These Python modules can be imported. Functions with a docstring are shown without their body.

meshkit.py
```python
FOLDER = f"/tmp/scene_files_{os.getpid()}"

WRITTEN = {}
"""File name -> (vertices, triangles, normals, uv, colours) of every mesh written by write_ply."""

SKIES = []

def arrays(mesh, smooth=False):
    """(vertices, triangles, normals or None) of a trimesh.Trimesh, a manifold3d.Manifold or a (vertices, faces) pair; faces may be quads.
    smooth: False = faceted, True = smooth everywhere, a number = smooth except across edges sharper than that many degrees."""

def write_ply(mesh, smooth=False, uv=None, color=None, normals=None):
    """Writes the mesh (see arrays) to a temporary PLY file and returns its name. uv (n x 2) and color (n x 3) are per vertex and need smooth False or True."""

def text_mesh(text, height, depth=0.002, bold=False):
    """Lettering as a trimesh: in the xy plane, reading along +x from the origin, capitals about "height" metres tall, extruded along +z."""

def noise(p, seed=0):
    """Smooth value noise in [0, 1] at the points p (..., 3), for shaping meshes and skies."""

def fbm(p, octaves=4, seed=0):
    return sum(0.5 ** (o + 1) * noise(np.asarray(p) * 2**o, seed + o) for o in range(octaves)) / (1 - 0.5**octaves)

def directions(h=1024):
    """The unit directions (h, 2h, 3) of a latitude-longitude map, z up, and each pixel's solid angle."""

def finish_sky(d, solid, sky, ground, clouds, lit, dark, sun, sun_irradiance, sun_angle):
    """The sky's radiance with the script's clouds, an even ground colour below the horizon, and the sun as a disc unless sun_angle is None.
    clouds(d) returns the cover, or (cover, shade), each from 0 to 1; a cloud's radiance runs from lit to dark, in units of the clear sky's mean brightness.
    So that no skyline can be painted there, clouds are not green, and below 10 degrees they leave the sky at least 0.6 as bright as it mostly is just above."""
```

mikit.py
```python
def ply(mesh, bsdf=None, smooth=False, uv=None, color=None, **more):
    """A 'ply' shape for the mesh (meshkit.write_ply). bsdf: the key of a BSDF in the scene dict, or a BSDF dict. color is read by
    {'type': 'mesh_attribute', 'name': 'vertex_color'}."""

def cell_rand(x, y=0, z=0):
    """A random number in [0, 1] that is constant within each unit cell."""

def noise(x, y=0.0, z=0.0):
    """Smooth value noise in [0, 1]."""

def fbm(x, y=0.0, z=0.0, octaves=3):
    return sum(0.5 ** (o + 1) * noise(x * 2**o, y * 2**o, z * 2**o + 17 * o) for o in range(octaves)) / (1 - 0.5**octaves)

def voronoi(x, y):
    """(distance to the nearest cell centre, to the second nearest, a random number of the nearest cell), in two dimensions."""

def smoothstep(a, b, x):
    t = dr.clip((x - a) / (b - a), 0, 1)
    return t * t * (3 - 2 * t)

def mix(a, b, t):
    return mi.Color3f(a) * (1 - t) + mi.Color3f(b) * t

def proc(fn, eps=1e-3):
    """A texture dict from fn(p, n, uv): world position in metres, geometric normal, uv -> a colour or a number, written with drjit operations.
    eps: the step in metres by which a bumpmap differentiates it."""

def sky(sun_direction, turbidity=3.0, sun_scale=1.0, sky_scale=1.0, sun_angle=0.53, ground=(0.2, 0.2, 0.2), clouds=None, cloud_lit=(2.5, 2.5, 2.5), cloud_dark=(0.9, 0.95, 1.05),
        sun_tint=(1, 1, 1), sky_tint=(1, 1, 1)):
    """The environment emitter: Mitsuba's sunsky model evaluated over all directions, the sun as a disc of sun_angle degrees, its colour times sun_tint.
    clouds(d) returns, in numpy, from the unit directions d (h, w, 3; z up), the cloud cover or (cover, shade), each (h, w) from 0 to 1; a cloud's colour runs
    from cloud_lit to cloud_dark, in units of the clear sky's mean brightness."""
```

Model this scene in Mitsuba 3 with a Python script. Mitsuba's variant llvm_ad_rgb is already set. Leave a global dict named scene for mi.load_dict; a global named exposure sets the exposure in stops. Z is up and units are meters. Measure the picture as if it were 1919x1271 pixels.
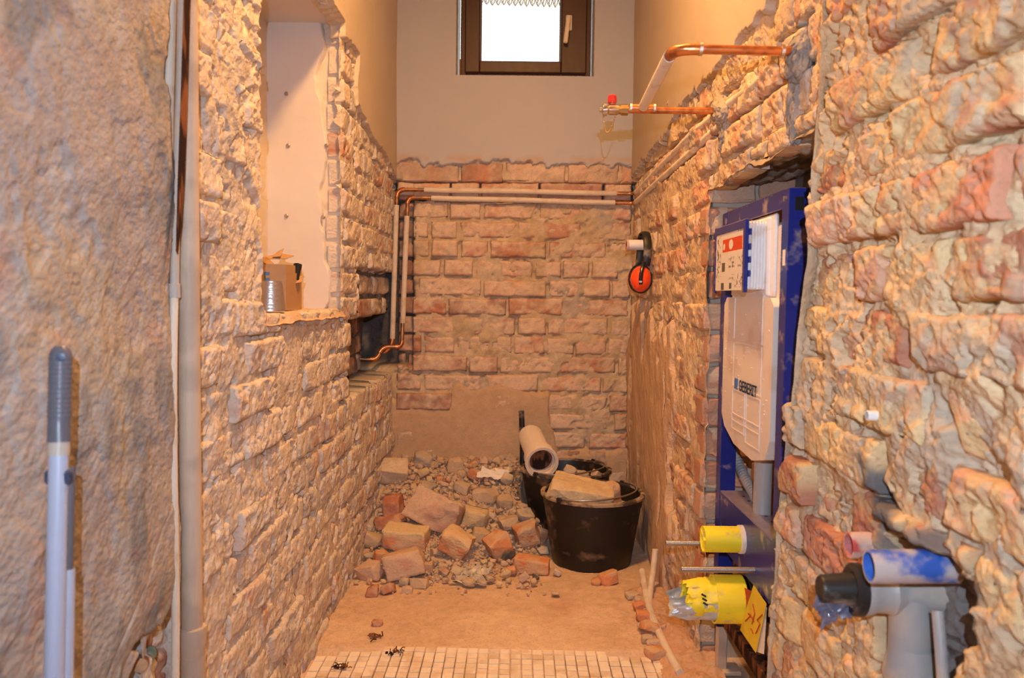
import math
import numpy as np, trimesh, shapely, manifold3d as m3
import mitsuba as mi, drjit as dr
import mikit, meshkit
from mikit import noise as pnoise, fbm as pfbm, smoothstep as pstep, mix as pmix, proc
from meshkit import fbm, noise
T = mi.ScalarTransform4f
scene, labels = {'type': 'scene'}, {}

# ------------------------------------------------------------------ camera, light, exposure
W, H, F = 1919, 1271, 1464.0
VPX, VPY, ROLL = 968.0, 555.0, 0.012
CAM = np.array([0.0, 0.0, 1.0])
_cy = np.array([(VPX - 959.5) / F, -(VPY - 635.5) / F, 1.0]); _cy /= np.linalg.norm(_cy)
_v = np.array([math.sin(ROLL), math.cos(ROLL), 0.0]); _cz = _v - _v.dot(_cy) * _cy; _cz /= np.linalg.norm(_cz)
_cx = np.cross(_cz, _cy); _cx = _cx if _cx[0] > 0 else -_cx
AX = np.stack([_cx, _cy, _cz])                      # rows: world axes in (right, up, forward)
FWD, UP = AX[:, 2], AX[:, 1]
scene['camera'] = {'type': 'thinlens', 'fov': 2 * math.degrees(math.atan(W / 2 / F)), 'fov_axis': 'x', 'aperture_radius': 0.0022, 'focus_distance': 2.6,
                   'near_clip': 0.02, 'far_clip': 200.0,
                   'to_world': T().look_at(origin=CAM.tolist(), target=(CAM + FWD).tolist(), up=UP.tolist())}
exposure = 0.0
scene['sky'] = mikit.sky((0.3, -0.55, 0.8), turbidity=4.0, sun_scale=0.0, sky_scale=9.0,
                         clouds=lambda d: (0.9 + 0.1 * np.sin(d[..., 0] * 3), 0.1), cloud_lit=(1.6, 1.6, 1.6), cloud_dark=(1.2, 1.2, 1.25))
LAMP = (0.0, 1.75, 2.66)
LAMP_RGB = np.array([1.0, 0.49, 0.155]) * 590.0
FLASH_RGB = np.array([0.80, 1.0, 1.25]) * 6.2
scene['flash'] = {'type': 'spot', 'to_world': T().look_at(origin=[0.0, -0.13, 1.13], target=[0.02, 3.0, 0.98], up=[0, 0, 1]),
                  'cutoff_angle': 62.0, 'beam_width': 10.0, 'intensity': {'type': 'rgb', 'value': FLASH_RGB.tolist()}}


def ray(px, py):
    c = np.array([(px - 959.5) / F, -(py - 635.5) / F, 1.0])
    return AX @ c


def at(px, py, y):
    r = ray(px, py); return CAM + r * (y / r[1])


XL, XR, YB, ZC = -0.56, 0.52, 3.56, 2.72


def onX(px, py, X):
    r = ray(px, py); return CAM + r * (X / r[0])


def onL(px, py): return onX(px, py, XL)[1:]
def onR(px, py): return onX(px, py, XR)[1:]
def onB(px, py): return at(px, py, YB)[[0, 2]]


def onF(px, py, z=0.0):
    r = ray(px, py); return CAM + r * ((z - 1.0) / r[2])


# ------------------------------------------------------------------ helpers
_count = {}


def numbered(name):
    n = _count.get(name, -1) + 1; _count[name] = n
    return name if n == 0 else f'{name}_{n:03d}'


def obj(name, mesh, bsdf, parent=None, smooth=30, color=None, label=None, **more):
    key = numbered(f'{parent}__{name}' if parent else name)
    scene[key] = mikit.ply(mesh, bsdf, smooth=True if (color is not None and smooth not in (False,)) else smooth, color=color, **more)
    if label:
        labels.setdefault(key, {})['label'] = label
    return key


def thing(name, label, cat, group=None):
    key = numbered(name); labels[key] = {'label': label, 'category': cat}
    if group: labels[key]['group'] = group
    return key


def tag(key, label, cat=None, group=None, kind=None):
    d = labels.setdefault(key, {}); d['label'] = label
    if cat: d['category'] = cat
    if group: d['group'] = group
    if kind: d['kind'] = kind
    return key


def cbox(lo, hi, r=0.0):
    """A box between two corners, its edges chamfered by r."""
    lo, hi = np.minimum(lo, hi).astype(float), np.maximum(lo, hi).astype(float)
    r = min(r, 0.49 * (hi - lo).min())
    if r <= 0:
        return trimesh.creation.box(bounds=[lo, hi])
    pts = []
    for k in range(3):
        a, b = lo + r, hi - r; a[k], b[k] = lo[k], hi[k]
        pts += [[x, y, z] for x in (a[0], b[0]) for y in (a[1], b[1]) for z in (a[2], b[2])]
    return trimesh.convex.convex_hull(np.array(pts))


def cat(*ms): return trimesh.util.concatenate([m for m in ms])


def tube(pts, r, sides=14, closed_ends=True, smooth_path=0):
    p = np.asarray(pts, float)
    if smooth_path:
        from scipy.interpolate import make_interp_spline
        s = np.r_[0, np.cumsum(np.linalg.norm(np.diff(p, axis=0), axis=1))]
        p = make_interp_spline(s, p, k=min(3, len(p) - 1))(np.linspace(0, s[-1], smooth_path))
    n = len(p); rr = np.broadcast_to(r, (n,)).astype(float)
    t = np.gradient(p, axis=0); t /= np.linalg.norm(t, axis=1, keepdims=True) + 1e-12
    a = np.zeros_like(t); ref = np.array([0, 0, 1.0]) if abs(t[0, 2]) < 0.9 else np.array([1.0, 0, 0])
    a[0] = np.cross(t[0], ref); a[0] /= np.linalg.norm(a[0])
    for i in range(1, n):
        v = a[i - 1] - t[i] * a[i - 1].dot(t[i]); a[i] = v / np.linalg.norm(v)
    b = np.cross(t, a); ang = np.arange(sides) * 2 * np.pi / sides
    v = (p[:, None] + rr[:, None, None] * (np.cos(ang)[None, :, None] * a[:, None] + np.sin(ang)[None, :, None] * b[:, None])).reshape(-1, 3)
    i, j = np.meshgrid(np.arange(n - 1), np.arange(sides), indexing='ij')
    q = np.stack([i * sides + j, i * sides + (j + 1) % sides, (i + 1) * sides + (j + 1) % sides, (i + 1) * sides + j], -1).reshape(-1, 4)
    f = np.vstack([q[:, [0, 1, 2]], q[:, [0, 2, 3]]])
    if closed_ends:
        v = np.vstack([v, p[:1], p[-1:]]); c0, c1 = len(v) - 2, len(v) - 1
        k = np.arange(sides)
        f = np.vstack([f, np.stack([k * 0 + c0, (k + 1) % sides, k], 1), np.stack([k * 0 + c1, (n - 1) * sides + k, (n - 1) * sides + (k + 1) % sides], 1)])
    return trimesh.Trimesh(v, f, process=False)


def lathe(profile, sides=40):
    """Revolves (r, z) points about z."""
    return trimesh.creation.revolve(np.asarray(profile, float), sections=sides)


def along(mesh, origin, direction, up=(0, 0, 1)):
    """Turns a mesh built along +z to run along direction from origin."""
    d = np.asarray(direction, float); d /= np.linalg.norm(d)
    u = np.asarray(up, float)
    if abs(d.dot(u)) > 0.95: u = np.array([0, 1.0, 0])
    x = np.cross(u, d); x /= np.linalg.norm(x); y = np.cross(d, x)
    m = np.eye(4); m[:3, 0], m[:3, 1], m[:3, 2], m[:3, 3] = x, y, d, origin
    c = mesh.copy(); c.apply_transform(m); return c


def moved(mesh, loc=(0, 0, 0), rot=None):
    c = mesh.copy(); m = np.eye(4)
    if rot is not None: m = trimesh.transformations.euler_matrix(*rot)
    m[:3, 3] = loc; c.apply_transform(m); return c


def sstep(a, b, x):
    t = np.clip((x - a) / (b - a), 0, 1); return t * t * (3 - 2 * t)


def P2(s, t, k, z=0.0): return np.stack([s * k, t * k, np.zeros_like(s) + z], -1)


def facet(S, Tt, k, seed, amp):
    """Broken planes: every Voronoi cell of the wall gets its own tilt and offset."""
    x, y = S * k, Tt * k; ix, iy = np.floor(x), np.floor(y)
    best, out = np.full(np.shape(S), 9.0), np.zeros(np.shape(S))
    h = lambda a, b, c: np.mod(np.sin(a * 127.1 + b * 311.7 + (c + seed) * 74.7) * 43758.5453, 1.0)
    for a in (-1, 0, 1):
        for b in (-1, 0, 1):
            cx, cy = ix + a, iy + b; dx, dy = x - cx - h(cx, cy, 1), y - cy - h(cx, cy, 2); d = dx * dx + dy * dy
            val = (h(cx, cy, 3) - .5) + 1.5 * (h(cx, cy, 4) - .5) * dx + 1.5 * (h(cx, cy, 5) - .5) * dy
            out = np.where(d < best, val, out); best = np.minimum(d, best)
    return amp * out


def lerp(a, b, w): return np.asarray(a) * (1 - w[..., None]) + np.asarray(b) * w[..., None]


# ------------------------------------------------------------------ materials
def rgb(r, g, b): return {'type': 'rgb', 'value': [r, g, b]}


def two(b): return {'type': 'twosided', 'b': b}


scene['mat_masonry'] = two({'type': 'bumpmap', 'scale': 1.0, 't': proc(lambda p, n, uv: 0.0028 * pfbm(p.x * 170, p.y * 170, p.z * 170, octaves=3), eps=8e-4),
                            'b': {'type': 'blendbsdf', 'weight': proc(lambda p, n, uv: 0.28 * pstep(0.50, 0.78, pfbm(p.x * 230, p.y * 230, p.z * 230, octaves=3))),
                                  'b0': {'type': 'diffuse', 'reflectance': {'type': 'mesh_attribute', 'name': 'vertex_color'}}, 'b1': {'type': 'diffuse', 'reflectance': rgb(0.26, 0.19, 0.13)}}})
scene['mat_painted'] = two({'type': 'bumpmap', 'scale': 1.0, 't': proc(lambda p, n, uv: 0.0012 * pfbm(p.x * 60, p.y * 60, p.z * 60, octaves=3), eps=1e-3),
                            'b': {'type': 'diffuse', 'reflectance': {'type': 'mesh_attribute', 'name': 'vertex_color'}}})


def _wall_paint(p, n, uv):
    v = pfbm(p.x * 3, p.y * 3, p.z * 3, octaves=4)
    s = pstep(0.72, 0.78, pfbm(p.x * 45, p.y * 45, p.z * 30, octaves=2))
    return pmix(pmix((0.74, 0.69, 0.62), (0.80, 0.76, 0.71), v), (0.45, 0.38, 0.32), s * 0.5)


scene['mat_wall_paint'] = two({'type': 'diffuse', 'reflectance': proc(_wall_paint)})


def plastic(c, rough=0.4, spec=0.5): return two({'type': 'principled', 'base_color': rgb(*c), 'roughness': rough, 'specular': spec})


def dusty(c, dust=(0.52, 0.42, 0.32), amount=0.5, k=30.0, rough=0.45, top=0.0, metallic=0.0):
    def fn(p, n, uv):
        m = pstep(0.62 - 0.3 * amount, 0.85 - 0.3 * amount, pfbm(p.x * k, p.y * k, p.z * k, octaves=4)) * 0.9
        if top: m = dr.maximum(m, top * pstep(0.5, 0.85, n.z) * (0.75 + 0.25 * pnoise(p.x * 60, p.y * 60, p.z * 60)))
        return pmix(c, dust, m)
    return two({'type': 'principled', 'base_color': proc(fn), 'roughness': rough, 'metallic': metallic, 'specular': 0.4})


scene['mat_blue'] = dusty((0.012, 0.022, 0.20), (0.30, 0.25, 0.24), 0.18, 25, 0.28, top=0.8)
scene['mat_cistern'] = dusty((0.66, 0.59, 0.53), (0.55, 0.44, 0.35), 0.25, 12, 0.42)
scene['mat_white_plastic'] = dusty((0.74, 0.74, 0.74), (0.60, 0.52, 0.44), 0.2, 20, 0.4)
scene['mat_grey_pipe'] = dusty((0.36, 0.35, 0.34), (0.46, 0.40, 0.33), 0.45, 24, 0.45)
scene['mat_drain'] = dusty((0.42, 0.335, 0.26), (0.54, 0.43, 0.32), 0.8, 14, 0.6)
scene['mat_sleeve'] = dusty((0.66, 0.58, 0.47), (0.56, 0.45, 0.33), 0.4, 25, 0.6)
scene['mat_sleeve_grey'] = dusty((0.42, 0.39, 0.35), (0.48, 0.40, 0.31), 0.45, 30, 0.6)
scene['mat_copper'] = two({'type': 'principled', 'base_color': proc(lambda p, n, uv: pmix((0.80, 0.33, 0.12), (0.45, 0.17, 0.07), pstep(0.4, 0.7, pfbm(p.x * 40, p.y * 40, p.z * 40)))), 'metallic': 0.9, 'roughness': 0.33})
scene['mat_copper_old'] = two({'type': 'principled', 'base_color': proc(lambda p, n, uv: pmix((0.62, 0.30, 0.13), (0.33, 0.20, 0.12), pstep(0.35, 0.65, pfbm(p.x * 50, p.y * 50, p.z * 50)))), 'metallic': 0.85, 'roughness': 0.38})
scene['mat_solder'] = two({'type': 'roughconductor', 'material': 'none', 'alpha': 0.3, 'specular_reflectance': rgb(0.70, 0.64, 0.58)})
scene['mat_brass'] = two({'type': 'principled', 'base_color': rgb(0.70, 0.52, 0.26), 'metallic': 1.0, 'roughness': 0.25})
scene['mat_nickel'] = two({'type': 'principled', 'base_color': rgb(0.75, 0.70, 0.62), 'metallic': 1.0, 'roughness': 0.2})
scene['mat_steel'] = two({'type': 'principled', 'base_color': rgb(0.48, 0.45, 0.43), 'metallic': 0.9, 'roughness': 0.38})
scene['mat_red'] = plastic((0.62, 0.03, 0.025), 0.3)
scene['mat_black'] = dusty((0.018, 0.017, 0.017), (0.25, 0.20, 0.16), 0.25, 30, 0.45)
scene['mat_black_clean'] = plastic((0.012, 0.012, 0.013), 0.3)
scene['mat_bucket'] = dusty((0.014, 0.012, 0.011), (0.20, 0.13, 0.08), 0.12, 16, 0.42)
scene['mat_bucket_rim'] = dusty((0.05, 0.04, 0.032), (0.36, 0.27, 0.18), 0.75, 30, 0.6)
scene['mat_orange'] = plastic((0.90, 0.085, 0.02), 0.25)
scene['mat_yellow'] = dusty((0.83, 0.70, 0.03), (0.60, 0.50, 0.20), 0.12, 40, 0.45)
scene['mat_note'] = two({'type': 'diffuse', 'reflectance': rgb(0.78, 0.60, 0.06)})
scene['mat_paper'] = two({'type': 'diffuse', 'reflectance': rgb(0.80, 0.78, 0.74)})
scene['mat_ink_red'] = two({'type': 'diffuse', 'reflectance': rgb(0.48, 0.10, 0.04)})
scene['mat_ink_dark'] = two({'type': 'diffuse', 'reflectance': rgb(0.035, 0.045, 0.07)})
scene['mat_ink_blue'] = two({'type': 'diffuse', 'reflectance': rgb(0.10, 0.20, 0.42)})
scene['mat_card'] = two({'type': 'diffuse', 'reflectance': proc(lambda p, n, uv: pmix((0.46, 0.29, 0.16), (0.40, 0.25, 0.135), pfbm(p.x * 20, p.y * 20, p.z * 60)))})
scene['mat_silver'] = two({'type': 'bumpmap', 'scale': 1.0, 't': proc(lambda p, n, uv: 0.0012 * pfbm(p.x * 70, p.y * 70, p.z * 200, octaves=2)),
                           'b': {'type': 'principled', 'base_color': rgb(0.50, 0.48, 0.48), 'metallic': 0.85, 'roughness': 0.35}})
scene['mat_foil'] = two({'type': 'principled', 'base_color': rgb(0.50, 0.54, 0.55), 'roughness': 0.3, 'specular': 0.7, 'metallic': 0.3})
scene['mat_pole'] = plastic((0.36, 0.41, 0.53), 0.35)
scene['mat_grip'] = plastic((0.10, 0.105, 0.13), 0.32)
scene['mat_navy'] = plastic((0.03, 0.05, 0.10), 0.4)
scene['mat_clear_ring'] = plastic((0.42, 0.38, 0.33), 0.25)
scene['mat_frame_wood'] = two({'type': 'principled', 'roughness': 0.42, 'specular': 0.4, 'base_color': proc(lambda p, n, uv: pmix((0.042, 0.014, 0.009), (0.065, 0.024, 0.015), pfbm(p.x * 40, p.y * 40, p.z * 9)))})
scene['mat_gasket'] = plastic((0.13, 0.13, 0.11), 0.6)
scene['mat_ivory'] = plastic((0.62, 0.52, 0.37), 0.4)
scene['mat_glass'] = {'type': 'thindielectric', 'int_ior': 1.5}
scene['mat_rust'] = two({'type': 'diffuse', 'reflectance': proc(lambda p, n, uv: pmix((0.04, 0.024, 0.02), (0.24, 0.10, 0.045), pstep(0.42, 0.62, pfbm(p.x * 60, p.y * 60, p.z * 14))))})
scene['mat_board'] = two({'type': 'diffuse', 'reflectance': proc(lambda p, n, uv: pmix((0.13, 0.125, 0.125), (0.22, 0.20, 0.19), pfbm(p.x * 12, p.y * 12, p.z * 30)))})
scene['mat_verdigris'] = dusty((0.16, 0.33, 0.30), (0.42, 0.30, 0.2), 0.4, 60, 0.6)
scene['mat_pvc'] = dusty((0.74, 0.66, 0.56), (0.60, 0.45, 0.32), 0.25, 14, 0.45)
scene['mat_film'] = {'type': 'principled', 'base_color': rgb(0.66, 0.60, 0.48), 'roughness': 0.38, 'specular': 0.5, 'spec_trans': 0.3}
scene['mat_darkfilm'] = two({'type': 'principled', 'base_color': rgb(0.13, 0.13, 0.19), 'roughness': 0.15, 'specular': 0.9})
scene['mat_ceiling'] = two({'type': 'diffuse', 'reflectance': rgb(0.74, 0.71, 0.66)})


def paint_pipe(main, amount):
    return dusty((0.62, 0.57, 0.52), main, amount, 26, 0.45)


scene['mat_plug_red'] = dusty((0.50, 0.07, 0.06), (0.54, 0.42, 0.35), 1.0, 38, 0.5)
scene['mat_plug_blue'] = dusty((0.035, 0.11, 0.45), (0.52, 0.45, 0.39), .95, 34, 0.5)
scene['mat_blue_inside'] = plastic((0.04, 0.13, 0.50), 0.45)
scene['mat_red_inside'] = plastic((0.50, 0.16, 0.15), 0.45)
scene['mat_lace'] = {'type': 'principledthin', 'base_color': rgb(0.72, 0.70, 0.40), 'roughness': 0.8, 'diff_trans': 1.0}

# ------------------------------------------------------------------ masonry
FR = {'left': lambda s, t, d: np.stack([XL + d, s, t], -1),
      'right': lambda s, t, d: np.stack([XR - d, s, t], -1),
      'back': lambda s, t, d: np.stack([s, YB - d, t], -1),
      }
TONES = np.array([[.54, .26, .16], [.60, .33, .21], [.48, .22, .14], [.62, .38, .26], [.56, .30, .20], [.42, .24, .18], [.64, .43, .30]])
COURSE, JOINT, TOP = 0.0873, 0.013, 1.423
SMEAR = {'left': ((.64, .57, .485), (.54, .51, .47), 0.10), 'right': ((.68, .52, .35), (.52, .45, .37), 0.05), 'near': ((.67, .50, .265), (.52, .44, .32), 0.07),
         'back': ((.68, .52, .38), (.56, .43, .28), 0.03)}


def tint(wall, s, t, style, tone, rng, red=0.0):
    dust, grey, bias = SMEAR[style]
    z = {'left': 3.3, 'right': 9.1, 'back': 15.7}[wall]
    a = fbm(P2(s, t, 11, z), 4, 3); b = fbm(P2(s, t, 55, z + 4), 3, 5)
    m = sstep(0.36, 0.60, 0.62 * a + 0.38 * b + bias - red)
    c = tone * (0.78 + 0.44 * fbm(P2(s, t, 35, z + 8), 3, 7))[..., None]
    d = lerp(dust, grey, sstep(0.52, 0.68, fbm(P2(s, t, 9, z + 20), 3, 9)))
    d = d * (0.86 + 0.28 * fbm(P2(s, t, 90, z), 2, 11))[..., None]
    out = c * (1 - m[..., None]) + d * m[..., None]
    if style == 'near':                         # grey cement smeared over the bricks beside the pipes
        k = np.maximum(sstep(-.012, .006, sd(cem2, s, t)), .8 * sstep(-.03, .0, sd(cem, s, t))) * sstep(.25, .5, fbm(P2(s, t, 26, z + 2), 3, 13) + .12)
        out = lerp(out, (.15, .145, .145), k)
    return out


def brick(wall, s0, s1, t0, t1, d0, res, rng, style, rough=1.0, chips=2, red=0.0, back=0.05, dark=None, fac=(14, .0025)):
    ns, nt = max(5, int((s1 - s0) / res)), max(5, int((t1 - t0) / res))
    u, v = np.linspace(0, 1, ns + 1), np.linspace(0, 1, nt + 1)
    u, v = np.r_[0, u, 1], np.r_[0, v, 1]
    S, Tt = np.meshgrid(s0 + (s1 - s0) * u, t0 + (t1 - t0) * v, indexing='ij')
    seed = rng.uniform(0, 100)
    r = rng.uniform(0.006, 0.011) * rough
    a, b = np.minimum(S - s0, s1 - S), np.minimum(Tt - t0, t1 - Tt)
    e = r - np.hypot(np.maximum(r - a, 0), np.maximum(r - b, 0)); e = np.clip(e, 0, r)
    d = d0 - (r - np.sqrt(np.maximum(r * r - (r - e) ** 2, 0))) * 0.8
    d = d + (fbm(P2(S, Tt, 9, seed), 2, 1) - .5) * 0.007 * rough + facet(S + .012 * fbm(P2(S, Tt, 40, seed), 2, 2), Tt, fac[0], seed, fac[1]) + facet(S, Tt + .006 * fbm(P2(S, Tt, 60, seed), 2, 2), 42, seed + 3, .0013 * rough) + (fbm(P2(S, Tt, 110, seed), 3, 5) - .5) * 0.0045 * rough
    d = d - 0.005 * rough * sstep(.52, .57, fbm(P2(S, Tt, 22, seed + 5), 3, 8)) - 0.004 * rough * sstep(.58, .62, fbm(P2(S, Tt, 55, seed + 6), 3, 9))
    cs, ct = (s0 + s1) / 2, (t0 + t1) / 2
    d += rng.normal(0, 0.02) * (S - cs) + rng.normal(0, 0.04) * (Tt - ct)
    for _ in range(rng.integers(0, chips + 1)):
        qs, qt = rng.choice([s0, s1]), rng.choice([t0, t1])
        ds, dt = (cs - qs), rng.uniform(.3, 2.0) * (ct - qt); n = math.hypot(ds, dt); ds, dt = ds / n, dt / n
        k = rng.uniform(0.5, 1.6); dist = (S - qs) * ds + (Tt - qt) * dt
        d = np.minimum(d, d0 - rng.uniform(0.01, 0.035) * rough + k * dist + (fbm(P2(S, Tt, 50, seed + 3), 2, 4) - .5) * .008)
    jit = 0.010 * rough
    S2 = S + (fbm(P2(S, Tt, 24, seed + 9), 3, 3) - .5) * jit
    T2 = Tt + (fbm(P2(S, Tt, 24, seed + 13), 3, 3) - .5) * jit
    d = np.maximum(d, d0 - back + 0.004)
    d[[0, -1], :] = d0 - back; d[:, [0, -1]] = d0 - back
    n1, n2 = S.shape
    i, j = np.meshgrid(np.arange(n1 - 1), np.arange(n2 - 1), indexing='ij')
    q = np.stack([i * n2 + j, (i + 1) * n2 + j, (i + 1) * n2 + j + 1, i * n2 + j + 1], -1).reshape(-1, 4)
    f = np.vstack([q[:, [0, 1, 2]], q[:, [0, 2, 3]]])
    tone = TONES[rng.integers(len(TONES))] * rng.uniform(0.85, 1.12)
    c = tint(wall, S2, T2, style, tone, rng, red + rng.normal(0, 0.05))
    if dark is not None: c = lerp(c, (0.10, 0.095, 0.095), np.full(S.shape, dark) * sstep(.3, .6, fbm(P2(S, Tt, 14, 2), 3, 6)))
    p = FR[wall](S2, T2, d).reshape(-1, 3)
    if wall in ('right', 'back'): f = f[:, ::-1] if wall == 'right' else f
    return (p, f), np.clip(c.reshape(-1, 3), 0, 1)


def cut(rects, hole):
    out = []
    for (a, b, c, d) in rects:
        e, f, g, h = hole
        if b <= e or a >= f or d <= g or c >= h: out.append((a, b, c, d)); continue
        if a < e: out.append((a, e, c, d))
        if b > f: out.append((f, b, c, d))
        m0, m1 = max(a, e), min(b, f)
        if c < g: out.append((m0, m1, c, g))
        if d > h: out.append((m0, m1, h, d))
    return out


def courses(s0, s1, t_lo, t_hi, rng, header=0.35):
    k0 = int(math.floor((TOP - t_hi) / COURSE)); k = k0
    while True:
        top = TOP - k * COURSE
        if top < t_lo: break
        s = s0 - rng.uniform(0, 0.2)
        while s < s1:
            L = rng.uniform(0.115, 0.14) if rng.random() < header else rng.uniform(0.225, 0.285)
            a, b = max(s, s0), min(s + L, s1)
            if b - a > 0.03: yield (a, b, top - COURSE + JOINT * rng.uniform(.8, 1.3), top + rng.normal(0, .0025))
            s += L + rng.uniform(0.009, 0.018)
        k += 1


def sheet(wall, s0, s1, t0, t1, res, dfun, cfun, keep=None):
    """A height-field over part of a wall: (mesh, colours)."""
    ns, nt = int((s1 - s0) / res) + 1, int((t1 - t0) / res) + 1
    S, Tt = np.meshgrid(np.linspace(s0, s1, ns), np.linspace(t0, t1, nt), indexing='ij')
    d = dfun(S, Tt); c = cfun(S, Tt)
    i, j = np.meshgrid(np.arange(ns - 1), np.arange(nt - 1), indexing='ij')
    q = np.stack([i * nt + j, (i + 1) * nt + j, (i + 1) * nt + j + 1, i * nt + j + 1], -1).reshape(-1, 4)
    if keep is not None:
        ok = keep(S, Tt).reshape(-1); q = q[ok[q].all(1)]
    f = np.vstack([q[:, [0, 1, 2]], q[:, [0, 2, 3]]])
    if wall == 'right': f = f[:, ::-1]
    used = np.unique(f); re = np.zeros(ns * nt, int); re[used] = np.arange(len(used))
    return (FR[wall](S, Tt, d).reshape(-1, 3)[used], re[f]), np.clip(c.reshape(-1, 3)[used], 0, 1)


def mortar_color(wall, style, cols):
    z = {'left': 1.0, 'right': 6.0, 'back': 11.0}[wall]

    def fn(S, Tt):
        a = fbm(P2(S, Tt, 8, z), 4, 21); b = fbm(P2(S, Tt, 60, z), 3, 22)
        c = lerp(cols[0], cols[1], sstep(.35, .65, a))
        c = lerp(c, cols[2], 0.8 * sstep(.58, .72, fbm(P2(S, Tt, 5, z + 7), 3, 23)))
        return c * (0.75 + 0.5 * b)[..., None]
    return fn


def sd(poly, S, Tt):
    """Signed distance to a polygon, positive inside."""
    p = shapely.points(S.ravel(), Tt.ravel()); shapely.prepare(poly)
    d = shapely.distance(poly.boundary, p)
    return np.where(shapely.contains(poly, p), d, -d).reshape(S.shape)


def poly(conv, pts): return shapely.Polygon([conv(*p) for p in pts]).buffer(0)


def put_masonry(key, part, mc, mat='mat_masonry', label=None):
    (v, f), c = mc
    return obj(part, trimesh.Trimesh(v, f, process=False), mat, key, smooth=True, color=c, label=label)


def in_box(S, Tt, box, m=0.0): return (S > box[0] + m) & (S < box[1] - m) & (Tt > box[2] + m) & (Tt < box[3] - m)


# ------------------------------------------------------------------ room shell
def slab(name, lo, hi, mat='mat_wall_paint', hole=None):
    m = cbox(lo, hi)
    if hole:
        a = m3.Manifold(m3.Mesh(np.array(m.vertices, np.float32), np.array(m.faces, np.uint32)))
        b = cbox(*hole); b = m3.Manifold(m3.Mesh(np.array(b.vertices, np.float32), np.array(b.faces, np.uint32)))
        r = (a - b).to_mesh(); m = trimesh.Trimesh(r.vert_properties[:, :3], r.tri_verts)
    k = obj(name, m, mat, smooth=False); labels[k] = {'kind': 'structure'}; return k


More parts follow.
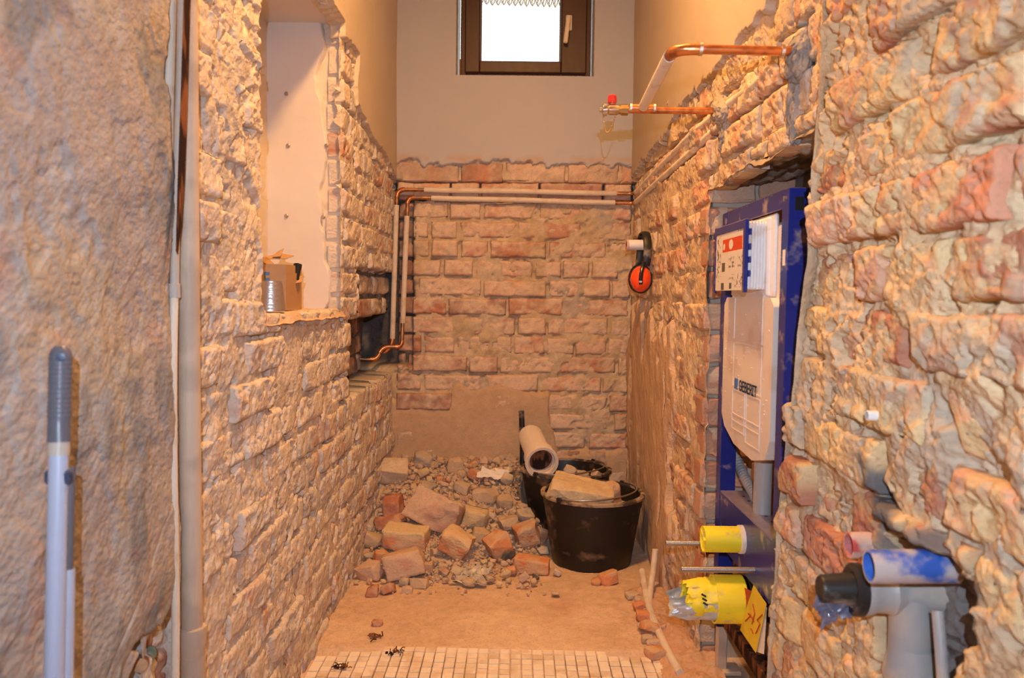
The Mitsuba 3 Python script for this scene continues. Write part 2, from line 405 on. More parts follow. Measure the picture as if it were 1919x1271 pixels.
NICHE = (1.735, 2.50, 0.952, 1.85)          # in the left wall
FRNICHE = (1.31, 2.13, -0.05, 1.30)         # in the right wall
WIN = (-0.285, 0.335, 1.985, 2.62)
wl = slab('wall_left', (-1.02, -1.3, -0.1), (-0.86, YB + 0.3, ZC))
wr = slab('wall_right', (0.80, -1.3, -0.1), (0.95, YB + 0.3, ZC))
wb = slab('wall_back', (-0.86, YB + 0.10, -0.1), (0.80, YB + 0.30, ZC), hole=((WIN[0] - .02, YB - 0.1, WIN[2] - .02), (WIN[1] + .02, YB + 0.4, WIN[3] + .02)))
wf = slab('wall_front', (-0.86, -1.3, -0.1), (0.80, -1.2, ZC))
labels[wl]['label'] = 'left wall of bare brick and grey plaster with a plastered niche'
labels[wr]['label'] = 'right wall of exposed brick with an opening for a blue frame'
labels[wb]['label'] = 'back wall, bare brick below and pale plaster around the window above'
ce = slab('ceiling', (-1.02, -1.3, ZC), (0.95, YB + 0.3, ZC + 0.1), 'mat_ceiling')

# ---- floor: dusty screed
def floor_mesh():
    xs, ys = np.linspace(-0.9, 0.82, 260), np.linspace(-1.25, YB + 0.1, 520)
    X, Y = np.meshgrid(xs, ys, indexing='ij')
    z = (fbm(P2(X, Y, 4, 1), 3, 2) - .5) * 0.010 + (fbm(P2(X, Y, 40, 1), 3, 3) - .5) * 0.006
    z = z * sstep(2.12, 2.2, Y) - 0.016 * (1 - sstep(2.13, 2.17, Y + (fbm(P2(X, Y, 10, 4), 2, 5) - .5) * .02))
    c = lerp((.72, .54, .38), (.64, .46, .31), sstep(.35, .65, fbm(P2(X, Y, 4, 5), 4, 8)))
    c = lerp(c, (.52, .27, .17), 0.55 * sstep(.12, .02, np.hypot(X - .16, (Y - 2.48) * .6) + .06 * fbm(P2(X, Y, 20, 1), 3, 1)))
    c = c * (0.86 + .28 * fbm(P2(X, Y, 60, 2), 3, 9))[..., None]
    n1, n2 = X.shape; i, j = np.meshgrid(np.arange(n1 - 1), np.arange(n2 - 1), indexing='ij')
    q = np.stack([i * n2 + j, (i + 1) * n2 + j, (i + 1) * n2 + j + 1, i * n2 + j + 1], -1).reshape(-1, 4)
    return (np.stack([X, Y, z], -1).reshape(-1, 3), np.vstack([q[:, [0, 1, 2]], q[:, [0, 2, 3]]])), c.reshape(-1, 3)


(fv, ff), fc = floor_mesh()
fl = obj('floor', trimesh.Trimesh(fv, ff, process=False), 'mat_masonry', smooth=True, color=fc)
tag(fl, 'dusty sand-coloured screed floor', kind='structure')
# mosaic tiles at the front, one mesh per tile
rng = np.random.default_rng(5)
scene['mat_tile'] = two({'type': 'principled', 'roughness': 0.5, 'specular': 0.4, 'base_color': proc(lambda p, n, uv: pmix((0.74, 0.64, 0.50), (0.62, 0.48, 0.34), pstep(.4, .75, pfbm(p.x * 18, p.y * 18, 0, octaves=4))))})
scene['mat_tile_pale'] = two({'type': 'principled', 'roughness': 0.5, 'specular': 0.4, 'base_color': proc(lambda p, n, uv: pmix((0.80, 0.71, 0.58), (0.68, 0.54, 0.39), pstep(.45, .8, pfbm(p.x * 25, p.y * 25, 0, octaves=4))))})
tile = cbox((-.0134, -.0134, -.012), (.0134, .0134, .0), .0012)
tile_shapes = [mikit.ply(tile, b, smooth=False) for b in ('mat_tile', 'mat_tile_pale')]
for r in range(8):
    for c in range(37):
        x, y = -0.53 + 0.030 * c, 2.158 - 0.030 * r - .0006 * c
        if r == 0 and (c < 6 or c in (27, 28, 29, 30, 31)): continue
        if r == 1 and c < 2: continue
        key = numbered('floor__tile')
        scene[key] = {**tile_shapes[rng.integers(2)], 'to_world': T().translate([x, y, 0.0015 + rng.normal(0, .0005) - (.004 if c < 5 else 0)]).rotate([0, 0, 1], float(rng.normal(0, .5)))}

# ------------------------------------------------------------------ back wall
rng = np.random.default_rng(11)
XP = 0.5 * (XL + XR)
def back_off(S, Tt):
    edge = (fbm(P2(S, Tt, 14, 3), 3, 31) - .5) * .02
    band = sstep(1.428, 1.438, Tt + edge) * sstep(1.518, 1.506, Tt + edge)
    vert = sstep(-0.465, -0.478, S + edge) * sstep(.66, .70, Tt) * sstep(1.45, 1.44, Tt)
    low = sstep(.70, .66, Tt) * 0
    return -0.055 * np.maximum(band, vert) + low
bm = mortar_color('back', 'back', ((.52, .40, .25), (.58, .47, .33), (.44, .38, .31)))
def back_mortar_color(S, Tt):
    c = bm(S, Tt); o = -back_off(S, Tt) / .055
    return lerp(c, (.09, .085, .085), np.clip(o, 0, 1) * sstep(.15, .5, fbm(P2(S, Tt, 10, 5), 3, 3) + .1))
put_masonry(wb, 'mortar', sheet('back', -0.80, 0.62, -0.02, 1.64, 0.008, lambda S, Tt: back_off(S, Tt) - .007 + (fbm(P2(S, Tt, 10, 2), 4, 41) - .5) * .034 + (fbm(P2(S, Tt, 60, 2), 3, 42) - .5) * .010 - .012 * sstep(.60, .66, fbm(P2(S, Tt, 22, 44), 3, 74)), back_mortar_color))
for (a, b, c, d) in courses(-0.545, 0.515, 0.20, 1.43, rng, .42):
    for part in cut([(a, b, c, d)], (-2, -0.472, .68, 1.45)):
        if part[1] - part[0] > .02 and part[3] - part[2] > .02:
            put_masonry(wb, 'brick', brick('back', *part, 0.002 + rng.normal(0, .0045), .007, rng, 'back', 1.0, 1, red=-.01))
    if a < -0.472:
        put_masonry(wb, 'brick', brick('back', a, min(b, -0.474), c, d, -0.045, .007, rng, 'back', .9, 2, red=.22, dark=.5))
s = -0.555                                    # the course above the pipe chase
for L in (.30, .20, .28, .24, .10):
    put_masonry(wb, 'brick', brick('back', s, min(s + L - .012, .52), 1.512, 1.600, 0.0, .007, rng, 'back', .9, 2, red=.06, dark=.25)); s += L
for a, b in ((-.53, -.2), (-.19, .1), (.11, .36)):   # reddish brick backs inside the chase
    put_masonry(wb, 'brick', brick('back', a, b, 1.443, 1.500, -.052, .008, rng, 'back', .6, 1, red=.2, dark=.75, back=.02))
# sandy render low on the back wall
def low_f(S, Tt): return (0.60 - Tt) * .6 + .10 * (fbm(P2(S, Tt, 5, 4), 3, 51) - .55) - 0.16 * sstep(.16, .22, S + .05 * noise(P2(S, Tt, 9, 1))) * sstep(.2, .28, Tt) * sstep(.62, .5, Tt)
def low_d(S, Tt): return -.03 + .036 * sstep(-.02, .03, low_f(S, Tt) + .02 * (fbm(P2(S, Tt, 40, 4), 2, 52) - .5)) + (fbm(P2(S, Tt, 9, 4), 3, 53) - .5) * .01
put_masonry(wb, 'render_patch', sheet('back', -0.60, 0.56, 0.0, 0.66, .008, low_d, lambda S, Tt: lerp((.60, .43, .27), (.54, .37, .23), fbm(P2(S, Tt, 6, 7), 4, 54)) * (.9 + .2 * fbm(P2(S, Tt, 50, 7), 2, 55))[..., None], keep=lambda S, Tt: low_f(S, Tt) > -.06), label='sandy render left on the lower wall')
# pale plaster above, ragged lower edge, opening for the window
def up_f(S, Tt): return Tt - 1.590 - .05 * (fbm(P2(S, Tt, 11, 8), 3, 61) - .5) - .05 * (fbm(P2(S, Tt, 38, 8), 3, 62) - .5)
pale = lambda S, Tt: lerp(lerp((.44, .44, .445), (.49, .485, .49), fbm(P2(S, Tt, 3, 2), 3, 63)), (.50, .36, .26), .7 * sstep(.035, .0, np.abs(Tt - 1.60 - .02 * fbm(P2(S, Tt, 20, 1), 2, 4))) * sstep(.4, .6, fbm(P2(S, Tt, 14, 3), 3, 64)))
put_masonry(wb, 'plaster', sheet('back', -0.62, 0.60, 1.55, 2.90, .006, lambda S, Tt: -.014 + .024 * sstep(-.006, .006, up_f(S, Tt)) + (fbm(P2(S, Tt, 5, 3), 3, 65) - .5) * .006, pale,
                                   keep=lambda S, Tt: (up_f(S, Tt) > -.02) & ~in_box(S, Tt, WIN, .002)), 'mat_painted', label='pale painted plaster with a ragged broken lower edge')

# ------------------------------------------------------------------ left wall
rng = np.random.default_rng(12)
hole_l = (2.63, 3.95, 0.65, 0.925)           # deep recess low in the far corner
hole_l2 = (2.78, 3.95, 0.925, 1.10)
slot = (1.185, 1.345, -0.1, 2.0)             # vertical chase with the pipes
def left_off(S, Tt):
    e = (fbm(P2(S, Tt, 12, 13), 3, 71) - .5) * .03
    o = -0.15 * in_box(S + e, Tt + e, hole_l) - 0.035 * in_box(S + e, Tt + e, hole_l2)
    o = o - 0.05 * in_box(S + e * .3, Tt, slot)
    return o
lm = mortar_color('left', 'left', ((.61, .54, .455), (.65, .58, .495), (.48, .455, .425)))
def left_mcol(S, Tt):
    c = lm(S, Tt); return lerp(c, (.13, .12, .12), .92 * (in_box(S, Tt, hole_l) | in_box(S, Tt, hole_l2)) * sstep(.0, .3, fbm(P2(S, Tt, 9, 3), 3, 1)))  # shade inside both recesses is painted into the mortar colour
def left_md(S, Tt): return left_off(S, Tt) - .004 + (fbm(P2(S, Tt, 9, 12), 4, 72) - .5) * (.018 + .004 * sstep(1.9, 1.6, S)) + facet(S, Tt + .012 * fbm(P2(S, Tt, 30, 1), 3, 2), 22, 4, .0035) + facet(S, Tt, 60, 9, .0018) + (fbm(P2(S, Tt, 90, 12), 3, 73) - .5) * .006 - (.018 - .010 * sstep(1.9, 1.75, S)) * sstep(.60, .66, fbm(P2(S, Tt, 20, 14), 3, 74))
nk = lambda S, Tt: ~in_box(S, Tt, NICHE, .004)
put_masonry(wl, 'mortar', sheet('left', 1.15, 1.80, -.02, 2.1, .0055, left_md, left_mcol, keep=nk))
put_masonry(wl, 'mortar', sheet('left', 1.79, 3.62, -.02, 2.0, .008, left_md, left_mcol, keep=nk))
def lay_left(rect, **kw):
    near = rect[0] < 1.8
    for p in cut(cut(cut(cut([rect], (NICHE[0], NICHE[1], NICHE[2], 3.0)), hole_l), hole_l2), slot):
        if p[1] - p[0] > .025 and p[3] - p[2] > .025:
            put_masonry(wl, 'brick', brick('left', *p, .002 + rng.normal(0, .009 if near and p[2] > .8 else .0035), .0048 if near else .007, rng, 'left', (.75 if p[2] > .9 else 1.0) if near else .95, 3 if near else 1, red=-.05 if near else -.03, fac=(8, .012) if near and p[2] > .9 else (14, .003)))
for rect in courses(1.345, 2.515, -.02, .955, rng, .45): lay_left(rect)
for rect in courses(1.345, 1.735, .955, 2.0, rng, .35): lay_left(rect)
for rect in courses(2.512, 3.55, -.02, 1.86, rng, .45):
    if rect[2] > 1.62 and rect[0] > 2.75: continue
    if rect[2] > 1.72 and rect[0] > 2.62: continue
    lay_left(rect)
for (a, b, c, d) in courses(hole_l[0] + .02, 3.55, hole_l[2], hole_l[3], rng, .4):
    put_masonry(wl, 'brick', brick('left', a, b, max(c, hole_l[2]), d, -.142, .009, rng, 'left', .8, 1, red=.15, dark=.8, back=.02))  # bricks blackened to paint the shade deep in the recess
for (a, b, c, d) in courses(hole_l2[0], 3.55, hole_l2[2] + .01, hole_l2[3], rng, .5):
    put_masonry(wl, 'brick', brick('left', a, b, c, d, -.025, .009, rng, 'left', .9, 1, red=.05, dark=.45, back=.03))  # shadowed look of these set-back bricks is mixed into their colour
for (a, b, c, d) in courses(1.19, 1.34, -.02, .62, rng, 1.0):
    put_masonry(wl, 'brick', brick('left', a, b, c, d, -.045, .006, rng, 'left', 1, 2, red=.15, back=.02))
# grey plaster in front
edge_px = [(-700, -300), (312, -60), (306, 60), (300, 150), (308, 300), (312, 420), (316, 560), (318, 760), (326, 960), (331, 1085), (322, 1120), (306, 1150), (292, 1175), (278, 1192), (252, 1204), (240, 1214), (228, 1242), (214, 1275), (190, 1330), (150, 1500), (-900, 2600)]
pl_poly = poly(onL, edge_px)
flake = poly(onL, [(196, 1248), (212, 1226), (232, 1206), (252, 1212), (250, 1226), (238, 1250), (224, 1290), (190, 1290)])
def gp_f(S, Tt): return sd(pl_poly, S, Tt) + .012 * (fbm(P2(S, Tt, 30, 1), 3, 81) - .5)
def gp_d(S, Tt):
    f = gp_f(S, Tt)
    crack = 0.003 * sstep(.006, .0, np.abs((Tt - .50) - .9 * (S - 1.03) + .10 * (fbm(P2(S, Tt, 6, 2), 3, 84) - .5))) * sstep(.9, .6, Tt)
    return -.03 + .047 * sstep(-.004, .008, f) - .004 * sstep(.05, 0, f) + (fbm(P2(S, Tt, 5, 3), 3, 82) - .5) * .020 + facet(S, Tt * .8 + .02 * fbm(P2(S, Tt, 20, 1), 3, 2), 14, 5, .002) + (fbm(P2(S, Tt, 60, 3), 3, 83) - .5) * .004 - crack \
        - .0028 * sstep(.56, .62, fbm(P2(S, Tt * .8, 13, 6), 4, 85))
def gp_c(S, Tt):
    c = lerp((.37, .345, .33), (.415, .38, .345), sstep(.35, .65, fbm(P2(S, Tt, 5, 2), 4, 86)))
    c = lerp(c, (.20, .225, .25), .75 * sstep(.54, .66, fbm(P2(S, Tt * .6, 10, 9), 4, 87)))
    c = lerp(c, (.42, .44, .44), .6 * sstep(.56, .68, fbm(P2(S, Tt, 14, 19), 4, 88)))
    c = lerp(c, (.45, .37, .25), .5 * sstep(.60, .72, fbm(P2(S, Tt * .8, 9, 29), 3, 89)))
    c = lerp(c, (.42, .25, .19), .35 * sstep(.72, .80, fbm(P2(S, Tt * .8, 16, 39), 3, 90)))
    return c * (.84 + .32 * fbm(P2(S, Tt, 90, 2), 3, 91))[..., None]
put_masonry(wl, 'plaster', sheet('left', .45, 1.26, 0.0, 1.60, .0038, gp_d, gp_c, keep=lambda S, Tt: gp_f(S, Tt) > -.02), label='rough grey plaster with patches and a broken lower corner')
gm = cbox((XL - .03, -1.25, -.02), (XL + .012, .47, ZC)); obj('plaster', gm, 'mat_wall_paint', wl)
fl_d = lambda S, Tt: -.04 + .052 * sstep(-.003, .010, sd(flake, S, Tt)) + (fbm(P2(S, Tt, 30, 3), 3, 92) - .5) * .012
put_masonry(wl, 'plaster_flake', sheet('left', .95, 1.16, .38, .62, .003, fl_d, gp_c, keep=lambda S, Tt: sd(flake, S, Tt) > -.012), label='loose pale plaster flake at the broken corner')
# painted plaster high on the far left wall
pu_px = [(640, -200), (641, 70), (660, 92), (668, 104), (664, 150), (664, 200), (680, 225), (692, 262), (712, 285), (722, 300), (738, 338)]
pu = shapely.Polygon([tuple(onL(*c)) for c in pu_px] + [(3.7, onL(738, 338)[1]), (3.7, 3.2)]).buffer(0)
def pu_f(S, Tt): return np.maximum(sd(pu, S, Tt), np.minimum(Tt - 1.852, np.minimum(2.62 - S, S - 1.60))) + .030 * (fbm(P2(S, Tt, 22, 5), 3, 93) - .5)
put_masonry(wl, 'painted_plaster', sheet('left', 1.55, 3.62, 1.44, 2.9, .008, lambda S, Tt: -.03 + .042 * sstep(-.005, .006, pu_f(S, Tt)) + (fbm(P2(S, Tt, 4, 5), 3, 94) - .5) * .008,
                                           lambda S, Tt: lerp((.58, .51, .42), (.54, .47, .38), fbm(P2(S, Tt, 5, 3), 3, 95)), keep=lambda S, Tt: pu_f(S, Tt) > -.02), 'mat_painted', label='cream painted plaster with a torn edge')
# niche lining
npl = 'mat_wall_paint'
scene['mat_niche'] = two({'type': 'bumpmap', 'scale': 1.0, 't': proc(lambda p, n, uv: 0.0016 * pfbm(p.x * 50, p.y * 50, p.z * 50, octaves=3)),
                          'b': {'type': 'diffuse', 'reflectance': proc(lambda p, n, uv: pmix((0.68, 0.65, 0.62), (0.63, 0.58, 0.53), pfbm(p.x * 6, p.y * 6, p.z * 6, octaves=3)))}})
def jamb_mesh():
    xs, zs = np.linspace(-.80, XL - .022, 60), np.linspace(NICHE[2] - .02, NICHE[3] + .02, 180)
    X, Z = np.meshgrid(xs, zs, indexing='ij')
    lim = XL - .058 + .05 * (fbm(P2(X * 0 + 1, Z, 9, 3), 3, 96) - .5) + .012 * np.sin(Z * 14)
    Y = NICHE[1] + .030 * sstep(-.002, .006, X - lim)
    n1, n2 = X.shape; i, j = np.meshgrid(np.arange(n1 - 1), np.arange(n2 - 1), indexing='ij')
    q = np.stack([i * n2 + j, (i + 1) * n2 + j, (i + 1) * n2 + j + 1, i * n2 + j + 1], -1).reshape(-1, 4)
    return trimesh.Trimesh(np.stack([X, Y, Z], -1).reshape(-1, 3), np.vstack([q[:, [0, 1, 2]], q[:, [0, 2, 3]]]), process=False)
jm = obj('niche_jamb', jamb_mesh(), 'mat_niche', wl, smooth=True, label='white plastered side of the niche')
for px, py in ((537, 176), (540, 273), (612, 273), (537, 405), (606, 407)):
    p = at(px, py, NICHE[1]); obj('wall_anchor', along(lathe([(0, 0), (.006, 0), (.007, .002), (.004, .005), (0, .005)], 12), p, (0, -1, 0)), 'mat_steel', jm)
obj('niche_back', cbox((-.855, NICHE[0] - .06, NICHE[2] - .05), (-.795, NICHE[1] + .06, NICHE[3] + .05)), 'mat_niche', wl)
obj('niche_soffit', cbox((-.80, NICHE[0] - .05, NICHE[3]), (XL - .004, NICHE[1] + .05, NICHE[3] + .05)), 'mat_niche', wl)
obj('niche_jamb', cbox((-.80, NICHE[0] - .06, NICHE[2]), (XL - .03, NICHE[0] - .01, NICHE[3])), 'mat_niche', wl)
obj('mortar', cbox((-.665, 2.519, NICHE[2]), (XL - .006, 2.535, NICHE[3])), 'mat_sleeve', wl)
def sill_mesh():
    xs, ys = np.linspace(-.80, XL + .012, 40), np.linspace(NICHE[0] - .03, NICHE[1] + .03, 120)
    X, Y = np.meshgrid(xs, ys, indexing='ij'); z = NICHE[2] + .001 + (fbm(P2(X, Y, 20, 1), 3, 97) - .5) * .006 - .025 * sstep(XL - .012, XL + .012, X + .02 * (fbm(P2(X, Y, 18, 2), 2, 3) - .5))
    n1, n2 = X.shape; i, j = np.meshgrid(np.arange(n1 - 1), np.arange(n2 - 1), indexing='ij')
    q = np.stack([i * n2 + j, (i + 1) * n2 + j, (i + 1) * n2 + j + 1, i * n2 + j + 1], -1).reshape(-1, 4)
    c = lerp((.62, .48, .36), (.55, .40, .29), fbm(P2(X, Y, 20, 4), 3, 98))
    return ((np.stack([X, Y, z], -1).reshape(-1, 3), np.vstack([q[:, [0, 1, 2]], q[:, [0, 2, 3]]])), c.reshape(-1, 3))
put_masonry(wl, 'niche_sill', sill_mesh(), label='dusty sill of the niche')

# ------------------------------------------------------------------ right wall
rng = np.random.default_rng(13)
chase_r = (1.42, 3.62, 1.425, 1.515)
cem = poly(lambda a, b: onX(a, b, .505)[1:], [(1655, 1010), (1700, 1025), (1752, 1000), (1790, 1060), (1832, 1105), (1832, 1200), (1790, 1215), (1775, 1300), (1775, 1420), (1650, 1420), (1662, 1280), (1652, 1180), (1640, 1120)])
cem2 = poly(lambda a, b: onX(a, b, .505)[1:], [(1632, 845), (1662, 900), (1690, 960), (1710, 1010), (1690, 1030), (1650, 990), (1636, 900)])
def yedge(Tt): return np.interp(Tt, [0, .30, .48, .62, .74, .84, .94, 1.06, 1.18, 1.30, 1.75], [1.52, 1.49, 1.47, 1.455, 1.43, 1.40, 1.39, 1.355, 1.35, 1.325, 1.315]) - .012
def right_base(S, Tt): e = yedge(Tt); return 0.022 * sstep(e + .025, e + .005, S)
def right_off(S, Tt):
    e = (fbm(P2(S, Tt, 14, 23), 3, 101) - .5) * .02
    o = right_base(S, Tt)
    o = o - .045 * in_box(S, Tt + e, chase_r)
    o = o - .06 * sstep(-.004, .008, sd(cem, S, Tt) + e * .6) - .02 * sstep(-.004, .008, sd(cem2, S, Tt) + e * .6)
    return o
rm = mortar_color('right', 'right', ((.60, .45, .29), (.63, .49, .33), (.50, .42, .33)))
nm = mortar_color('right', 'near', ((.64, .47, .27), (.60, .46, .29), (.48, .41, .32)))
def right_mcol(S, Tt):
    c = np.where((S < 1.33)[..., None], nm(S, Tt), rm(S, Tt))
    dk = np.maximum(sstep(-.006, .006, sd(cem, S, Tt)), sstep(-.006, .006, sd(cem2, S, Tt))) * .95
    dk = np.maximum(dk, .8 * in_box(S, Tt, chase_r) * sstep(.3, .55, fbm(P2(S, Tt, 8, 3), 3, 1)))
    return lerp(c, lerp((.12, .115, .12), (.20, .19, .185), fbm(P2(S, Tt, 30, 3), 3, 4)), dk)
def near_md(S, Tt): return right_off(S, Tt) - .006 + (fbm(P2(S, Tt, 12, 22), 4, 102) - .48) * .044 + facet(S, Tt + .01 * fbm(P2(S, Tt, 40, 1), 3, 2), 26, 7, .0045) + facet(S, Tt, 80, 2, .0025) + (fbm(P2(S, Tt, 110, 22), 3, 104) - .5) * .009 - .014 * sstep(.58, .64, fbm(P2(S, Tt, 22, 24), 3, 74))
def far_md(S, Tt): return right_off(S, Tt) - .006 + (fbm(P2(S, Tt, 9, 22), 4, 102) - .48) * .034 + facet(S, Tt + .01 * fbm(P2(S, Tt, 40, 1), 3, 2), 24, 7, .0035) + facet(S, Tt, 60, 2, .0018) + (fbm(P2(S, Tt, 90, 22), 3, 73) - .5) * .006
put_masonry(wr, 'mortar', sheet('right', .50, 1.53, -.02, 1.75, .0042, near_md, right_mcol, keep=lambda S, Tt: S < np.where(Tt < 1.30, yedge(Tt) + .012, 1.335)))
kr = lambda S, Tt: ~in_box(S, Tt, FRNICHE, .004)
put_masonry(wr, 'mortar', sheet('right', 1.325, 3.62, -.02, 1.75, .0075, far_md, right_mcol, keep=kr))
# the end of the near block, a broken vertical edge facing the opening
def end_mesh():
    ds, zs = np.linspace(-.30, .03, 40), np.linspace(-.02, 1.75, 220)
    D, Z = np.meshgrid(ds, zs, indexing='ij'); Y = yedge(Z) + .008 + (fbm(P2(D, Z, 14, 3), 4, 104) - .5) * .03 - .02 * sstep(-.01, .03, D)
    n1, n2 = D.shape; i, j = np.meshgrid(np.arange(n1 - 1), np.arange(n2 - 1), indexing='ij')
    q = np.stack([i * n2 + j, (i + 1) * n2 + j, (i + 1) * n2 + j + 1, i * n2 + j + 1], -1).reshape(-1, 4)
    return ((np.stack([XR - D, Y, Z], -1).reshape(-1, 3), np.vstack([q[:, [0, 1, 2]], q[:, [0, 2, 3]]])), right_mcol(Y, Z).reshape(-1, 3))
put_masonry(wr, 'mortar', end_mesh())
for (a, b, c, d) in courses(.50, 1.50, -.02, 1.75, rng, .42):
    ye = float(yedge((c + d) / 2))
    if a > ye - .04: continue
    b = min(b, ye)
    if b > ye - .03: b = ye + rng.uniform(-.02, .02)
    for part in cut([(a, b, c, d)], (cem.bounds[0] + .012, cem.bounds[2] - .012, cem.bounds[1], cem.bounds[3] - .02)):
        if part[1] - part[0] < .02 or part[3] - part[2] < .02: continue
        put_masonry(wr, 'brick', brick('right', *part, .026 + rng.normal(0, .007), .004, rng, 'near', 1.3, 2, red=.05))
for (a, b, c, d) in courses(2.135, 3.55, -.02, 1.425, rng, .45):
    put_masonry(wr, 'brick', brick('right', a, b, c, d, .0 + rng.normal(0, .005), .007, rng, 'right', 1.0, 2, red=-.01 if a > 2.5 else .03))
for (a, b, c, d) in courses(1.335, 2.13, 1.30, 1.425, rng, .4):
    put_masonry(wr, 'brick', brick('right', a, b, max(c, 1.30 + rng.uniform(-.01, .01)), d, .004 + rng.normal(0, .005), .0055, rng, 'right', .95, 1, red=-.03))
for (a, b, c, d) in courses(1.335, 2.6, 1.515, 1.75, rng, .4):
    if c > 1.60 and a > 1.70: continue
    put_masonry(wr, 'brick', brick('right', a, b, c, d, .0 + rng.normal(0, .006), .0065, rng, 'right', .8, 1, red=-.05, dark=.2))
for (a, b, c, d) in courses(1.6, 2.3, 1.43, 1.515, rng, .3):
    put_masonry(wr, 'brick', brick('right', a, b, max(c, 1.432), d, -.045, .008, rng, 'right', .8, 1, red=.15, dark=.4, back=.02))
# painted plaster on the upper right wall
def ru_f(S, Tt): return np.minimum(Tt - 1.60 + .05 * sstep(2.3, 3.4, S) - .05 * (fbm(P2(S, Tt, 7, 33), 3, 105) - .5) - .035 * (fbm(P2(S * 1.5, Tt * .6, 34, 33), 3, 106) - .5), (S - 1.62) * .6 + .04 * (fbm(P2(S, Tt, 12, 3), 3, 107) - .5))
put_masonry(wr, 'painted_plaster', sheet('right', 1.50, 3.62, 1.48, 2.9, .008, lambda S, Tt: -.03 + .040 * sstep(-.005, .006, ru_f(S, Tt)) + (fbm(P2(S, Tt, 4, 5), 3, 108) - .5) * .006,
                                           lambda S, Tt: lerp((.55, .47, .38), (.50, .42, .33), fbm(P2(S, Tt, 5, 3), 3, 109)), keep=lambda S, Tt: ru_f(S, Tt) > -.02), 'mat_painted', label='cream painted plaster with a torn lower edge')
obj('masonry_above', cbox((XR + .03, 1.3, 1.74), (XR + .06, 1.66, ZC)), 'mat_wall_paint', wr)
put_masonry(wr, 'mortar', sheet('right', -1.25, 1.60, 1.74, 2.9, .02, lambda S, Tt: -.005 + (fbm(P2(S, Tt, 10, 2), 3, 3) - .5) * .04 + .022, right_mcol))
put_masonry(wr, 'mortar', sheet('right', -1.25, .52, -.02, 1.76, .02, lambda S, Tt: .012 + (fbm(P2(S, Tt, 10, 2), 3, 3) - .5) * .04, right_mcol))
# smoother old render left on the far right wall
def rr_f(S, Tt): return .30 * np.minimum(np.minimum(S - 2.50, 3.60 - S), np.minimum(Tt + .1, 0.95 - Tt)) + .14 * (fbm(P2(S * 1.8, Tt * .5, 9, 43), 4, 110) - .60)
put_masonry(wr, 'render_patch', sheet('right', 2.4, 3.62, 0, 1.05, .008, lambda S, Tt: -.03 + .042 * sstep(-.008, .012, rr_f(S, Tt)) + (fbm(P2(S, Tt * .5, 14, 5), 4, 111) - .5) * .018 + facet(S, Tt * .6, 26, 3, .003),
                                        lambda S, Tt: lerp((.62, .45, .29), (.57, .39, .26), fbm(P2(S, Tt, 7, 3), 3, 112)), keep=lambda S, Tt: rr_f(S, Tt) > -.03), label='smeared sandy render on the brick')
# the opening for the frame: back, far reveal, broken underside
XO = 0.755
bk = slice(None)
obj('opening_back', cbox((XO, 1.25, -.05), (XO + .03, 2.25, 1.5)), 'mat_board', wr)
for k in range(15):
    z1 = TOP - k * COURSE
    if z1 > 1.36: continue
    for (xa, xb) in ((XR + .004, XR + .125), (XR + .137, XO)):
        if xa < XR + .01: xa -= rng.uniform(-.004, .012)
        m = cbox((xa, 2.135 + rng.normal(0, .004), z1 - COURSE + .012), (xb, 2.22, z1), .006)
        m = m.subdivide_to_size(.03); v = np.array(m.vertices); v += (fbm(v * 30, 3, 5)[:, None] - .5) * .014
        cc = lerp(np.tile(TONES[rng.integers(5)], (len(v), 1)), (.45, .35, .27), sstep(.45, .65, fbm(v * 25, 3, 6)) * .7)
        obj('brick', trimesh.Trimesh(v, m.faces, process=False), 'mat_masonry', wr, smooth=True, color=cc)
    if z1 < 1.30:
        s = 1.34
        while s < 2.12:
            L = rng.uniform(.20, .27)
            m = cbox((XO - .02 + rng.normal(0, .004), s, z1 - COURSE + .012), (XO + .01, min(s + L, 2.13), z1), .006)
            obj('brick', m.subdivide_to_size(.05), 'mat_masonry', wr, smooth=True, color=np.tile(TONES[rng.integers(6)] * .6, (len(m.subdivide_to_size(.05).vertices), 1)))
            s += L + .012
obj('reveal_mortar', cbox((XR + .012, 2.15, -.05), (XO + .02, 2.24, 1.5)), 'mat_drain', wr)
def soffit_mesh():
    ds, ys = np.linspace(-.006, .245, 36), np.linspace(1.30, 2.16, 130)
    D, Y = np.meshgrid(ds, ys, indexing='ij')
    z = 1.300 + (fbm(P2(D, Y, 9, 3), 4, 114) - .5) * .045 + (fbm(P2(D * 3, Y * .6, 20, 3), 3, 115) - .5) * .018 + .01 * np.floor(D / .07)
    n1, n2 = D.shape; i, j = np.meshgrid(np.arange(n1 - 1), np.arange(n2 - 1), indexing='ij')
    q = np.stack([i * n2 + j, (i + 1) * n2 + j, (i + 1) * n2 + j + 1, i * n2 + j + 1], -1).reshape(-1, 4)
    c = lerp((.42, .36, .29), (.32, .27, .22), fbm(P2(D * 2, Y, 25, 3), 3, 116))
    return ((np.stack([XR + D, Y, z], -1).reshape(-1, 3), np.vstack([q[:, [0, 1, 2]], q[:, [0, 2, 3]]])), c.reshape(-1, 3))
put_masonry(wr, 'opening_soffit', soffit_mesh(), label='broken grey underside of the brickwork above the blue frame')
bd = obj('grey_board', moved(cbox((-.006, -.17, -.12), (.006, .17, .12), .002), (.722, 1.66, 1.225), (0, 0, .15)), 'mat_board', smooth=False)
tag(bd, 'dark grey board standing in the wall opening behind the top of the blue frame', 'board')

